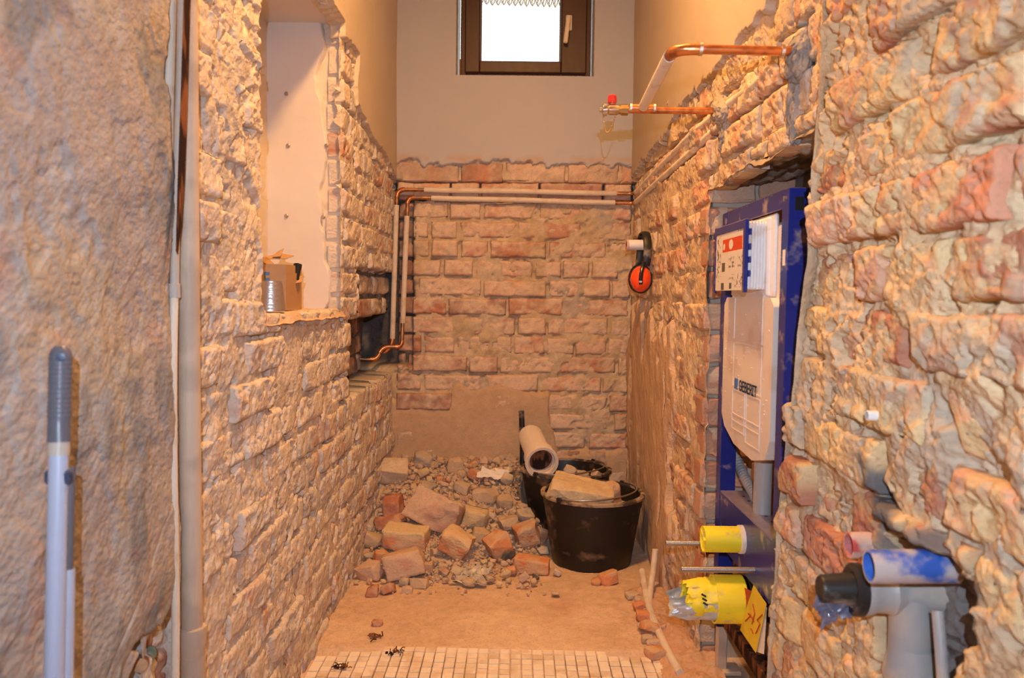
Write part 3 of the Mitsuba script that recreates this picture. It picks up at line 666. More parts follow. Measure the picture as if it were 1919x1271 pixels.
# ------------------------------------------------------------------ window
w1 = 'window_1'; labels[w1] = {'label': 'small brown-framed window high in the back wall', 'kind': 'structure'}
yW = YB + .055
a, b = at(902, 115, yW), at(1049, 60, yW)
gx0, gx1, gz0 = a[0], b[0], at(975, 114, yW)[2]
ox0, ox1, oz0, oz1 = WIN[0] + .018, WIN[1] - .012, WIN[2] + .006, WIN[3] - .01
def ring(x0, x1, z0, z1, X0, X1, Z0, Z1, y0, y1, r):
    """Four mitred-looking bars between an inner and an outer rectangle."""
    return [cbox((x0, y0, z0), (X0, y1, z1), r), cbox((X1, y0, z0), (x1, y1, z1), r), cbox((X0 - .002, y0 + .0004, z0), (X1 + .002, y1, Z0), r), cbox((X0 - .002, y0 + .0004, Z1), (X1 + .002, y1, z1), r)]
fr = cat(*ring(ox0, ox1, oz0, oz1, ox0 + .028, ox1 - .028, oz0 + .028, oz1 - .028, yW, yW + .07, .003))
scene[w1 + '__frame'] = mikit.ply(fr, 'mat_frame_wood', smooth=30); labels[w1 + '__frame'] = {'label': 'dark brown fixed frame'}
sx0, sx1, sz0, sz1 = ox0 + .02, ox1 - .02, oz0 + .018, oz1 - .02
sa = cat(*ring(sx0, sx1, sz0, sz1, gx0 - .006, gx1 + .006, gz0 - .006, sz1 - .09, yW - .018, yW + .055, .005))
scene[w1 + '__sash'] = mikit.ply(sa, 'mat_frame_wood', smooth=30); labels[w1 + '__sash'] = {'label': 'brown opening sash'}
gk = cat(*ring(gx0 - .008, gx1 + .008, gz0 - .008, sz1 - .088, gx0, gx1, gz0, sz1 - .096, yW + .006, yW + .03, .001))
scene[w1 + '__sash__gasket'] = mikit.ply(gk, 'mat_gasket', smooth=30)
scene[w1 + '__sash__pane'] = mikit.ply(cbox((gx0 - .004, yW + .018, gz0 - .004), (gx1 + .004, yW + .0181, sz1 - .09)), 'mat_glass', smooth=False)
p0 = at(1066, 44, yW - .018); p1 = at(1065, 36, yW - .03); p2 = at(1059, 83, yW - .03)
hb = cbox((p0[0] - .014, yW - .030, p0[2] - .034), (p0[0] + .014, yW - .016, p0[2] + .034), .003)
dz = p2 - p1; L = np.linalg.norm(dz)
hl = along(cbox((-.010, -.008, -.012), (.010, .008, L), .004), p1 + np.array([0, -.016, 0]), dz, up=(0, 1, 0))
hn = cbox((p1[0] - .008, yW - .05, p1[2] - .008), (p1[0] + .008, yW - .028, p1[2] + .008), .003)
scene[w1 + '__handle'] = mikit.ply(cat(hb, hn, hl), 'mat_ivory', smooth=30); labels[w1 + '__handle'] = {'label': 'ivory window handle pointing down'}
hin = at(862, 130, yW - .02)
scene[w1 + '__hinge_pin'] = mikit.ply(tube([(hin[0], yW - .02, hin[2] - .045), (hin[0], yW - .02, hin[2] + .045)], .003, 8), 'mat_brass', smooth=30)
obj('window_reveal', cat(cbox((WIN[0] - .03, YB - .004, WIN[2] - .03), (WIN[0], YB + .28, WIN[3] + .03)), cbox((WIN[1], YB - .004, WIN[2] - .03), (WIN[1] + .03, YB + .28, WIN[3] + .03)),
                         cbox((WIN[0], YB - .003, WIN[2] - .03), (WIN[1], YB + .28, WIN[2])), cbox((WIN[0], YB - .003, WIN[3]), (WIN[1], YB + .28, WIN[3] + .03))), 'mat_wall_paint', wb, smooth=False)
# crocheted lace edging behind the glass
def lace():
    y = yW + .05; x0, x1 = gx0 - .02, gx1 + .02; z0 = at(975, 1, y)[2]; parts = []
    n = 15; w = (x1 - x0) / n; rg = np.random.default_rng(3)
    for i in range(n):
        c = x0 + (i + .5) * w; dep = .016 + .012 * (i / n) + rg.uniform(0, .006)
        pts = [(c - w / 2, y, z0 + .012), (c - w * .3, y, z0 - dep * .5), (c, y + .002, z0 - dep), (c + w * .3, y, z0 - dep * .5), (c + w / 2, y, z0 + .012)]
        parts.append(tube(pts, .0022, 6)); parts.append(tube([(c, y, z0 - dep), (c - w * .2, y, z0 + .02)], .0016, 5)); parts.append(tube([(c - w * .3, y, z0 - dep * .5), (c + w * .3, y, z0 + .012)], .0016, 5))
    for zz in (.012, .03, .05): parts.append(tube([(x0, y, z0 + zz), (x1, y, z0 + zz)], .002, 6))
    parts.append(cbox((x0, y - .001, z0 + .05), (x1, y + .001, sz1 - .09)))
    return cat(*parts)
k = obj('lace_curtain', lace(), 'mat_lace'); tag(k, 'pale yellow-green lace curtain edge hanging behind the window pane', 'curtain')

# ------------------------------------------------------------------ copper pipes
def sub(p, q, f): return np.asarray(p) + (np.asarray(q) - np.asarray(p)) * f
yP = YB - .012
hp = thing('heating_pipe', 'sleeved copper pipe, upper and outer of the two in the back wall recess', 'pipe')
hq = thing('heating_pipe', 'sleeved copper pipe, lower and inner of the two in the back wall recess', 'pipe')
SL, CU = [], []
def run(key, pts, sleeves, r=.0085, rs=.0118, n=120):
    obj('copper_tube', tube(pts, r, 12, smooth_path=0), 'mat_copper_old', key)
    for (p, q) in sleeves:
        obj('sleeve', tube([sub(p, q, x) + np.array([0, 0, .0012 * math.sin(9 * x + 3)]) for x in np.linspace(0, 1, 14)], rs, 14), 'mat_sleeve', key)
def bend(p, c, q, rad=.03, n=7):
    p, c, q = map(np.asarray, (p, c, q)); a = c + (p - c) / np.linalg.norm(p - c) * rad; b = c + (q - c) / np.linalg.norm(q - c) * rad
    return [(1 - t) ** 2 * a + 2 * t * (1 - t) * c + t * t * b for t in np.linspace(0, 1, n)]
def chain(pts, rad=.03):
    out = [np.asarray(pts[0], float)]
    for i in range(1, len(pts) - 1): out += bend(pts[i - 1], pts[i], pts[i + 1], rad)
    return out + [np.asarray(pts[-1], float)]
yC = YB - .018
xr = XR + .004
A = [np.array([xr, 1.70, at(1415, 145, 1.70)[2]]), np.array([xr, 2.36, onX(1290, 258, xr)[2]]), np.array([xr, yC, at(1178, 363, yC)[2]]), at(744, 355, yC), at(735, 648, yC), np.array([-.60, yC + .0, at(735, 662, yC)[2]])]
B = [np.array([xr + .004, 1.97, 1.452]), np.array([xr + .004, 2.40, 1.445]), np.array([xr, yC - .002, at(1178, 381, yC)[2]]), at(764, 370, yC), at(753, 650, yC - .01), at(716, 650, yC - .02), at(706, 674, yC - .03), np.array([-.70, yC - .04, at(668, 673, yC - .04)[2]])]
run(hp, chain(A), [(A[0], A[1] + [0, -.01, 0]), (A[1] + [0, .01, 0], A[2] + [0, -.05, 0]), (sub(A[2], A[3], .075), sub(A[2], A[3], .885)), (sub(A[3], A[4], .10), sub(A[3], A[4], .955))])
run(hq, chain(B, .022), [(B[0], B[1]), (B[1], B[2] + [0, -.05, 0]), (sub(B[2], B[3], .085), sub(B[2], B[3], .895)), (sub(B[3], B[4], .125), sub(B[3], B[4], .84))])
for key, P in ((hp, A), (hq, B)):
    for i in range(3, len(P) - 1): obj('elbow', tube(bend(P[i - 1], P[i], P[i + 1], .036 if key == hp else .028, 10), .0105, 14), 'mat_copper', key)

bp = thing('copper_pipe_loop', 'bright copper pipe loop with a grey sleeve sticking out from the upper right wall', 'pipe')
c1 = at(1466, 96, 1.47); c2 = at(1262, 91, 1.47); c3 = at(1204, 203, 2.02); c4 = at(1332, 208, 2.02); c5 = at(1172, 206, 2.02)
c1b = c1 + (c1 - c2) * .25; c4b = c4 + (c4 - c5) * .25
d1 = (c3 - c2) / np.linalg.norm(c3 - c2)
obj('upper_tube', tube(chain([c1b, c2, c3], .034), .0086, 16), 'mat_copper', bp)
obj('elbow', tube(bend(c1b, c2, c3, .048, 12), .0108, 16), 'mat_copper', bp)
obj('sleeve', tube([c2 + d1 * .052, c2 + d1 * .2, c3 - d1 * .022], .0122, 16), 'mat_sleeve', bp)
obj('lower_tube', tube([c4b, c5], .0086, 16), 'mat_copper', bp)
e = (c5 - c4) / np.linalg.norm(c5 - c4)
obj('tee', cat(tube([c3 - e * .03, c3 + e * .03], .0108, 16), tube([c3, c3 - d1 * .03], .0108, 16)), 'mat_copper', bp)
for p, d in ((c3 - e * .03, e), (c3 + e * .03, e), (c2 + (c1 - c2) / np.linalg.norm(c1 - c2) * .05, c1 - c2), (c1, c1 - c2)):
    obj('solder_ring', along(lathe([(.009, -.004), (.0118, -.003), (.0118, .003), (.009, .004)], 20), p, d), 'mat_solder', bp)
v0 = c5 - e * .002
vk = thing('radiator_valve', 'small brass valve with a red cap and bead chain on the copper pipe', 'valve')
obj('union_nut', along(lathe([(.008, -.006), (.0145, -.004), (.0145, .012), (.011, .016), (.011, .022), (.008, .024)], 8), v0, e), 'mat_brass', vk)
obj('body', along(lathe([(0, .018), (.0125, .02), (.0135, .03), (.0135, .044), (.011, .048), (.0125, .05), (.0125, .060), (.006, .062), (.006, .068), (0, .068)], 24), v0, e), 'mat_nickel', vk)
obj('end_cap', along(cat(lathe([(0, .048), (.0155, .049), (.0155, .059), (0, .060)], 16), *[moved(cbox((-.0015, .0145, .049), (.0015, .0168, .059)), rot=(0, 0, a)) for a in np.linspace(0, 2 * np.pi, 14, endpoint=False)]), v0, e), 'mat_nickel', vk)
vt = v0 + e * .036
obj('stem', moved(lathe([(0, .008), (.006, .008), (.006, .018), (0, .018)], 14), vt), 'mat_brass', vk)
obj('red_cap', moved(lathe([(0, .016), (.0105, .016), (.0115, .019), (.0108, .034), (.009, .036), (0, .036)], 18), vt), 'mat_red', vk)
q0, q1, qm = v0 + e * .058 + [0, 0, -.012], v0 + e * .026 + [0, 0, -.012], v0 + e * .048 + [0, -.01, -.060]
beads = []
for t in np.linspace(0, 1, 26):
    p = (1 - t) ** 2 * q0 + 2 * t * (1 - t) * (2 * qm - .5 * (q0 + q1)) + t * t * q1
    beads.append(trimesh.creation.icosphere(1, .0019).apply_translation(p))
obj('bead_chain', cat(*beads), 'mat_brass', vk)
# fresh grey mortar where the copper pipes enter the wall
def dab(center, size, seed, name, label, col=(.27, .25, .235), rotz=0.0):
    m = trimesh.creation.icosphere(4, 1.0); v = np.array(m.vertices)
    v = v * (1 + 0.5 * (fbm(v * 1.8 + seed, 3, seed)[:, None] - .5)) * np.array(size) + (fbm(v * 5 + seed, 3, 2)[:, None] - .5) * .012
    m = moved(trimesh.Trimesh(v, m.faces, process=False), center, (rotz, 0, 0))
    cc = lerp(np.tile(col, (len(v), 1)), (.46, .37, .28), .7 * sstep(.45, .65, fbm(v * 40, 3, 4)))
    return obj(name, m, 'mat_masonry', wr, smooth=True, color=cc, label=label)
dab(c1 + [.034, .01, -.01], (.022, .045, .045), 3, 'mortar_dab', 'grey mortar around the upper copper pipe')
dab(c4 + [.026, .0, .0], (.022, .06, .036), 5, 'mortar_dab', None, (.36, .31, .26), .5)
dab(c4 + [.036, -.02, -.07], (.018, .03, .06), 8, 'mortar_dab', None)
dab(c1 + [.042, .03, -.09], (.02, .025, .08), 9, 'mortar_dab', None)

# ------------------------------------------------------------------ blue installation frame with cistern
wc = thing('wc_installation_frame', 'blue steel wall frame with a beige cistern standing in the right wall opening', 'toilet frame')
X0, yn, yf, zt = .54, 1.57, 2.07, 1.222
def post(y0, y1):
    t = .003
    return cat(cbox((X0, y0, .13), (X0 + t, y1, zt), .001), cbox((X0, y0, .13), (X0 + .04, y0 + t, zt), .001), cbox((X0, y1 - t, .13), (X0 + .04, y1, zt), .001), cbox((X0 + .04 - t, y0, .13), (X0 + .04, y0 + .012, zt), .001), cbox((X0 + .04 - t, y1 - .012, .13), (X0 + .04, y1, zt), .001),
               cbox((X0 + .001, y0 + .001, zt - .004), (X0 + .039, y1 - .001, zt + .0005), .001))
pn = obj('post', post(yn, yn + .04), 'mat_blue', wc); pf = obj('post', post(yf - .04, yf), 'mat_blue', wc)
obj('slot', cbox((X0 + .012, yn - .001, zt - .045), (X0 + .030, yn + .001, zt - .018)), 'mat_black_clean', pn)
obj('slot', cbox((X0 + .016, yn - .001, .62), (X0 + .038, yn + .001, .69)), 'mat_black_clean', pn)
obj('hole', along(lathe([(0, 0), (.004, 0), (.004, .0015), (0, .0015)], 12), (X0 + .024, yn - .001, zt - .072), (0, 1, 0)), 'mat_black_clean', pn)
obj('bolt', along(lathe([(0, 0), (.006, 0), (.006, .004), (0, .005)], 6), (X0 - .0, yn + .02, zt - .02), (-1, 0, 0)), 'mat_steel', pn)
obj('label', cbox((X0 - .0006, yn + .012, 1.068), (X0, yn + .028, 1.10)), 'mat_paper', pn, smooth=False)
obj('top_rail', cat(cbox((X0 + .001, yn + .039, zt - .038), (X0 + .005, yf - .039, zt), .0015), cbox((X0 + .001, yn + .039, zt - .004), (X0 + .036, yf - .039, zt + .001), .001)), 'mat_blue', wc)
cr = obj('cross_plate', cat(cbox((X0 + .001, yn + .038, .355), (X0 + .005, yf - .038, .496), .0015), cbox((X0 + .001, yn + .038, .490), (X0 + .075, yf - .038, .4965), .002), cbox((X0 + .001, yn + .038, .355), (X0 + .05, yf - .038, .360), .001)), 'mat_blue', wc)
for i in range(7):
    obj('hole', moved(lathe([(0, 0), (.004, 0), (.004, .0008), (0, .0008)], 10), (X0 + .045, 1.70 + .045 * i, .4966)), 'mat_black_clean', cr)
obj('bottom_rail', cat(cbox((X0 + .004, yn + .038, .155), (X0 + .008, yf - .038, .190), .001), cbox((X0 + .004, yn + .038, .186), (X0 + .04, yf - .038, .191), .001)), 'mat_rust', wc)
for y in (yn + .02, yf - .02):
    lg = obj('leg', cat(cbox((X0 + .007, y - .013, 0.01), (X0 + .033, y + .013, .24), .002), cbox((X0 - .02, y - .03, 0.0), (X0 + .07, y + .03, .012), .003)), 'mat_drain', wc)
    obj('bolt', along(lathe([(0, 0), (.007, 0), (.007, .004), (0, .006)], 6), (X0 + .0, y, .165), (-1, 0, 0)), 'mat_steel', lg)
obj('bracket', cbox((X0 + .004, yf - .046, .145), (X0 + .038, yf + .004, .188), .003), 'mat_blue', wc)
# cistern
def prism_yz(pts, x0, x1, round_=.012):
    p = shapely.Polygon(pts).buffer(-round_).buffer(round_, quad_segs=6)
    m = trimesh.creation.extrude_polygon(p, abs(x1 - x0))
    v = np.array(m.vertices); m.vertices = np.stack([min(x0, x1) + v[:, 2], v[:, 0], v[:, 1]], -1); m.fix_normals(); return m
ci = obj('cistern', cat(cbox((X0 + .012, 1.625, .74), (X0 + .125, 2.015, 1.165), .012), prism_yz([(1.625, .76), (2.015, .76), (2.0, .70), (1.87, .655), (1.77, .655), (1.64, .70)], X0 + .014, X0 + .115, .02)), 'mat_cistern', wc, label='beige insulated cistern')
cov = [(1.632, .70), (1.632, .985), (1.655, 1.003), (1.70, 1.003), (1.705, 1.012), (1.89, 1.012), (1.895, 1.003), (1.995, 1.003), (2.018, .985), (2.018, .705), (1.99, .675), (1.90, .645), (1.75, .635), (1.66, .655)]
cv = obj('cistern_cover', prism_yz(cov, X0 - .004, X0 + .016, .008), 'mat_cistern', wc)
for (y0, y1, z0, z1) in ((1.70, 1.92, .90, 1.005), (1.70, 1.92, .785, .895), (1.70, 1.805, .665, .78), (1.815, 1.92, .68, .78), (1.70, 1.92, .70, .72)):
    t = .003
    obj('raised_line', cat(cbox((X0 - .006, y0, z0), (X0 - .003, y0 + t, z1)), cbox((X0 - .006, y1 - t, z0), (X0 - .003, y1, z1)), cbox((X0 - .006, y0, z0), (X0 - .003, y1, z0 + t)), cbox((X0 - .006, y0, z1 - t), (X0 - .003, y1, z1))), 'mat_cistern', cv)
rg = np.random.default_rng(2)
dots = [along(trimesh.creation.icosphere(1, .0022), (X0 - .0035, rg.uniform(1.65, 2.0), rg.uniform(.70, .98)), (1, 0, 0)) for _ in range(70)]
k = obj('dimple', cat(*dots), 'mat_cistern', cv); labels[k] = {'kind': 'stuff'}
tx = meshkit.text_mesh('GEBERIT', .023, .0012, bold=True)
b0 = onX(1387, 722, X0 - .0042); b1 = onX(1420, 727, X0 - .0042)
wtx = tx.bounds[1][0] - tx.bounds[0][0]; sc = (b0[1] - b1[1]) / wtx
v = np.array(tx.vertices); v2 = np.stack([X0 - .0064 - v[:, 2] * .5, b0[1] - (v[:, 0] - tx.bounds[0][0]) * sc, b0[2] - .012 + v[:, 1] * 1.05], -1)
obj('lettering', trimesh.Trimesh(v2, tx.faces, process=False), 'mat_ink_dark', cv, smooth=False, label='dark raised lettering')
bb = onX(1381, 712, X0 - .0042)
obj('logo_bar', cbox((X0 - .0068, bb[1] - .010, b0[2] - .012), (X0 - .004, bb[1] + .012, b0[2] + .013)), 'mat_ink_blue', cv, smooth=False)
# protection box over the service opening
XB, by0, by1, bz0, bz1 = .492, 1.70, 1.955, 1.018, 1.170
pb = obj('protection_box', cat(cbox((XB + .006, by0 + .004, bz0 + .003), (X0 + .02, by1 - .004, bz1 - .003), .003),
                               *[cbox((XB + .014 + .0065 * i, by0 - .001, bz0 + .002), (XB + .0165 + .0065 * i, by1 + .001, bz1 - .001), .0008) for i in range(6)]), 'mat_white_plastic', wc, label='white ribbed protection box')
obj('flange', cat(cbox((X0 - .002, by0 - .012, bz0 - .012), (X0 + .012, by1 + .012, bz1 + .006), .004), cbox((X0 + .004, by0 - .035, bz0 - .014), (X0 + .014, by1 + .02, bz1 + .012), .004)), 'mat_white_plastic', pb)
obj('edge_frame', cat(cbox((XB, by0 - .002, bz0 - .004), (XB + .008, by0 + .016, bz1 + .003), .0015), cbox((XB, by1 - .006, bz0 - .006), (XB + .006, by1 + .006, bz1 + .004), .0015), cbox((XB, by0, bz1 - .016), (XB + .008, by1, bz1 + .003), .0015)), 'mat_blue', pb, label='blue edge frame')
for z in (bz0 + .03, bz0 + .06, bz0 + .088, bz0 + .120):
    obj('clip', cbox((XB + .008, by0 - .003, z), (XB + .014, by0 + .004, z + .014), .001), 'mat_blue', pb)
def label_print(p, n, uv):
    u, v = (by1 - p.y) / (by1 - by0), (p.z - bz0) / (bz1 - bz0)
    c = mi.Color3f(0.70, 0.66, 0.61)
    bar = (u > .26) & (u < .90) & (v > .60) & (v < .80)
    c = dr.select(bar, mi.Color3f(0.62, 0.10, 0.045), c)
    c = dr.select(bar & (dr.square((u - .54) / .07) + dr.square((v - .705) / .075) < 1), mi.Color3f(0.72, 0.69, 0.64), c)
    c = dr.select(bar & (dr.square((u - .31) / .035) + dr.square((v - .69) / .05) < 1), mi.Color3f(0.72, 0.69, 0.64), c)
    tiny = ((u > .48) & (u < .92) & (v > .05) & (v < .52) & (dr.abs(v - .30) > .05)) & (mikit.cell_rand(u * 60, v * 34, 3) > .74) & (mikit.cell_rand(u * 9, v * 6, 7) > .35)
    left = (u > .05) & (u < .2) & (v > .15) & (v < .9) & (pnoise(u * 40, v * 26, 2) > .72)
    ic = ((dr.abs(u - .30) < .055) & (dr.abs(v - .37) < .07)) | ((dr.abs(u - .28) < .05) & (dr.abs(v - .07) < .055)) | ((dr.abs(u - .55) < .04) & (dr.abs(v - .075) < .045))
    brand = (u > .76) & (u < .91) & (v > .865) & (v < .895) & (mikit.cell_rand(u * 110, 0, 5) > .35)
    return dr.select(tiny | left | brand, mi.Color3f(0.20, 0.18, 0.17), dr.select(ic, mi.Color3f(0.14, 0.125, 0.115), c))
scene['mat_label'] = two({'type': 'diffuse', 'reflectance': proc(label_print)})
obj('instruction_label', cbox((XB + .002, by0 + .014, bz0 + .001), (XB + .006, by1 - .004, bz1 - .013)), 'mat_label', pb, smooth=False, label='white instruction sheet with a red bar')
# flush pipe, hose
obj('flush_pipe', cat(tube([(.585, 1.82, .68), (.585, 1.82, .45)], .0215, 24), tube(chain([(.585, 1.82, .47), (.585, 1.82, .43), (.53, 1.82, .43)], .03), .021, 20)), 'mat_grey_pipe', wc)
hz = [at(1372, 832, 2.1), at(1384, 868, 2.08), at(1398, 900, 2.02), at(1412, 925, 1.96), at(1418, 960, 1.90)]
obj('corrugated_hose', tube(hz, .013 + .0012 * np.cos(np.arange(90) * 1.6), 14, smooth_path=90), 'mat_grey_pipe', wc)
# threaded rods
for y, p in ((1.725, (1276, 1082)), (1.912, (1247, 1034))):
    r_ = at(p[0], p[1], y); n = 160
    pts = [(x, y, .392) for x in np.linspace(X0 + .004, r_[0], n)]
    obj('threaded_rod', tube(pts, .0068 + .00022 * np.sin(np.arange(n) * 1.9), 12), 'mat_steel', wc)
# yellow stoppers
def cap_mesh(x_in, x_out, y, z, r, flare=0):
    return along(lathe([(r * .93, 0), (r, .002), (r, x_in - x_out), (r * .93, x_in - x_out), (r * .93, .002)], 36), (x_in, y, z), (-1, 0, .0))
uc = obj('flush_stopper', cap_mesh(.532, .447, 1.82, .432, .0305), 'mat_yellow', wc, label='yellow flush pipe stopper')
obj('collar', along(lathe([(.028, -.002), (.0335, 0), (.0335, .010), (.03, .012)], 32), (X0 + .002, 1.82, .432), (-1, 0, 0)), 'mat_pvc', uc)
obj('end_tabs', cat(along(lathe([(0, 0), (.028, 0), (.028, .002), (0, .002)], 30), (.462, 1.82, .432), (-1, 0, 0)), cbox((.447, 1.815, .41), (.452, 1.822, .452), .001), moved(cbox((-.003, -.02, -.002), (.003, .02, .002)), (.449, 1.825, .44), (.5, 0, 0))), 'mat_yellow', uc)
dc = obj('drain_stopper', cap_mesh(.545, .474, 1.82, .288, .056), 'mat_yellow', wc, label='wide yellow drain stopper')
obj('drain_socket', along(lathe([(.055, 0), (.062, .0), (.064, .012), (.064, .05), (.055, .05)], 36), (.60, 1.82, .288), (-1, 0, 0)), 'mat_black', wc)
obj('drain_pipe', tube(chain([(.58, 1.82, .288), (.66, 1.82, .288), (.66, 1.82, 0)], .06), .05, 24), 'mat_grey_pipe', wc)
# crumpled bag taped over the drain
def bag(seed, r0, x0, x1, sq, flat, name, mat, parent, ang=(0, 2 * np.pi), lip=1.0):
    n, m = 60, 26; A_, U = np.meshgrid(np.linspace(*ang, n), np.linspace(0, 1, m), indexing='ij')
    r = r0 * (1 - .25 * U ** 2) * (1 + .16 * (fbm(np.stack([np.cos(A_) * 2, np.sin(A_) * 2, U * 3 + seed], -1), 3, seed) - .5))
    X = x0 + (x1 - x0) * U * lip
    Y = 1.82 + r * np.cos(A_) * sq; Z = .288 + r * np.sin(A_) * flat
    w = (fbm(np.stack([np.cos(A_) * 4, np.sin(A_) * 4, U * 4 + seed], -1), 3, seed + 1) - .5) * .022 * U
    i, j = np.meshgrid(np.arange(n - 1), np.arange(m - 1), indexing='ij')
    q = np.stack([i * m + j, (i + 1) * m + j, (i + 1) * m + j + 1, i * m + j + 1], -1).reshape(-1, 4)
    mesh = trimesh.Trimesh(np.stack([X + w, Y + w, Z + w * .6], -1).reshape(-1, 3), np.vstack([q[:, [0, 1, 2]], q[:, [0, 2, 3]]]), process=False)
    return obj(name, mesh, mat, parent, smooth=25)
bg = bag(3, .053, .49, .405, .95, .98, 'yellow_bag', 'mat_yellow', dc, (-.3, 3.4))
bag(7, .055, .50, .375, .92, .92, 'silver_foil', 'mat_foil', dc, (3.0, 6.5))
obj('bag_fold', moved(trimesh.creation.icosphere(3, .030), (.435, 1.80, .285)), 'mat_yellow', dc)
for k in range(3):
    obj('bag_mark', moved(cbox((-.006, -.0006, -.002), (.006, .0006, .002)), (.44 + .002 * k, 1.768, .316 - .010 * k), (0, .5, 0)), 'mat_ink_dark', dc, smooth=False)
# notes hung on the plate
def card(px4, X, th, name, mat, parent, **kw):
    P = [onX(x, y, X) for x, y in px4]; P = np.array(P); Q = P + [th, 0, 0]
    f = [[0, 1, 2], [0, 2, 3], [4, 6, 5], [4, 7, 6]] + [x for i in range(4) for x in ([i, 4 + i, (i + 1) % 4], [(i + 1) % 4, 4 + i, 4 + (i + 1) % 4])]
    return obj(name, trimesh.Trimesh(np.vstack([P, Q]), f, process=False), mat, parent, smooth=False, **kw)
Z3 = lambda x, y: (1230 + x * .355, 820 + y * .355)
card([Z3(465, 795), Z3(500, 810), Z3(455, 975), Z3(432, 950)], X0 - .003, .001, 'warning_card', 'mat_ink_red', wc, label='red and white printed card')
card([Z3(540, 860), Z3(582, 900), Z3(566, 1145), Z3(526, 1130)], X0 - .002, .001, 'white_card', 'mat_paper', wc)
nt = card([Z3(512, 780), Z3(580, 880), Z3(524, 1138), Z3(441, 1015)], X0 - .006, .001, 'yellow_note', 'mat_note', wc, label='yellow note with red marks')
ink = []
for st in ([(510, 880), (520, 930), (505, 985)], [(470, 970), (500, 940), (515, 975)], [(485, 930), (512, 960)], [(560, 935), (532, 965), (548, 985), (525, 1035)], [(500, 1010), (512, 1035)]):
    ink.append(tube([onX(*Z3(*s), X0 - .0068) for s in st], .0016, 6))
obj('red_marks', cat(*ink), 'mat_ink_red', nt)

# ------------------------------------------------------------------ pipe stubs in the near right wall
def hollow(name, key_label, cat_, mat, mat_in, origin, direction, L, r, thick=.003, parent=None):
    d = np.asarray(direction, float); d /= np.linalg.norm(d)
    t = thing(name, key_label, cat_)
    obj('barrel', along(lathe([(r - thick, 0), (r - .0008, 0), (r, .001), (r, L), (r * .9, L + .001), (0, L + .001)], 36), origin, d), mat, t)
    obj('inside', along(lathe([(r - thick, .0005), (r - thick, L - .02), (0, L - .02)], 36), origin, d), mat_in, t)
    return t
bl = hollow('pipe_plug', 'dusty blue and white tube plug sticking out of the near right wall', 'pipe plug', 'mat_plug_blue', 'mat_blue_inside', at(1628, 1062, .945), (1, -.03, .03), .105, .0205)
rd = hollow('pipe_plug', 'dusty red and white tube plug sticking out of the near right wall', 'pipe plug', 'mat_plug_red', 'mat_red_inside', at(1590, 1022, 1.09), (1, -.02, .02), .095, .0185)
obj('tail', tube([at(1675, 1015, 1.09), at(1705, 1013, 1.09)], .008, 14), 'mat_brass', rd)
ws = hollow('pipe_stub', 'tiny white plastic tube end sticking out of the near right wall', 'pipe', 'mat_white_plastic', 'mat_sleeve_grey', at(1624, 779, 1.05), (1, 0, -.02), .055, .0068, .0015)
dp = thing('waste_pipe', 'grey waste pipe elbow with a black sealing ring in the near right wall', 'pipe')
dc0 = at(1606, 1105, 1.02); zd = dc0[2]
obj('socket', along(lathe([(.024, 0), (.031, .0), (.033, .006), (.033, .014), (.029, .022), (.029, .036), (.032, .042), (.029, .05), (.027, .06), (.027, .13)], 40), dc0, (1, -.04, -.02)), 'mat_grey_pipe', dp)
obj('stack', cat(tube(chain([dc0 + [.05, 0, -.002], (.527, 1.015, zd - .005), (.530, 1.01, .0)], .035), .0275, 30), moved(lathe([(.027, -.02), (.034, -.018), (.036, -.008), (.034, 0), (.034, .0), (.0275, .03)], 36), (.529, 1.012, .515)), moved(lathe([(.034, -.5), (.034, -.02)], 36), (.530, 1.012, .515))), 'mat_grey_pipe', dp)
obj('seal_ring', along(lathe([(.020, -.006), (.030, -.008), (.0345, -.004), (.0345, .006), (.030, .010), (.020, .008)], 40), dc0 + [-.002, 0, 0], (1, -.04, -.02)), 'mat_black', dp)
pg = thing('drain_plug', 'black conical plug with dark film in the mouth of the grey waste pipe', 'plug')
obj('cone', along(lathe([(0, 0), (.016, 0), (.018, .003), (.0235, .055), (0, .056)], 30), at(1536, 1103, 1.02), dc0 + [.01, 0, 0] - at(1536, 1103, 1.02)), 'mat_black', pg)
def film(pts, seed, amp, n=26):
    p00, p10, p01, p11 = map(np.asarray, pts); U, V = np.meshgrid(np.linspace(0, 1, n), np.linspace(0, 1, n), indexing='ij')
    P = (1 - U)[..., None] * ((1 - V)[..., None] * p00 + V[..., None] * p01) + U[..., None] * ((1 - V)[..., None] * p10 + V[..., None] * p11)
    for k in range(3): P[..., k] += (fbm(np.stack([U * 4, V * 4, U * 0 + seed + 7 * k], -1), 3, seed) - .5) * amp
    i, j = np.meshgrid(np.arange(n - 1), np.arange(n - 1), indexing='ij')
    q = np.stack([i * n + j, (i + 1) * n + j, (i + 1) * n + j + 1, i * n + j + 1], -1).reshape(-1, 4)
    f = np.vstack([q[:, [0, 1, 2]], q[:, [0, 2, 3]]])
    return trimesh.Trimesh(P.reshape(-1, 3), f, process=False)
obj('film', film([at(1540, 1112, 1.02), at(1596, 1110, 1.01), at(1530, 1168, 1.03), at(1588, 1150, 1.02)], 4, .035), 'mat_darkfilm', pg, smooth=20, label='scrap of dark plastic film')
k = obj('conduit', tube([onX(1757, 1145, .522), onX(1762, 1200, .521), onX(1768, 1290, .52), onX(1772, 1500, .52)], .0072, 14, smooth_path=30), 'mat_grey_pipe')
tag(k, 'thin grey conduit running down beside the grey waste pipe', 'conduit')

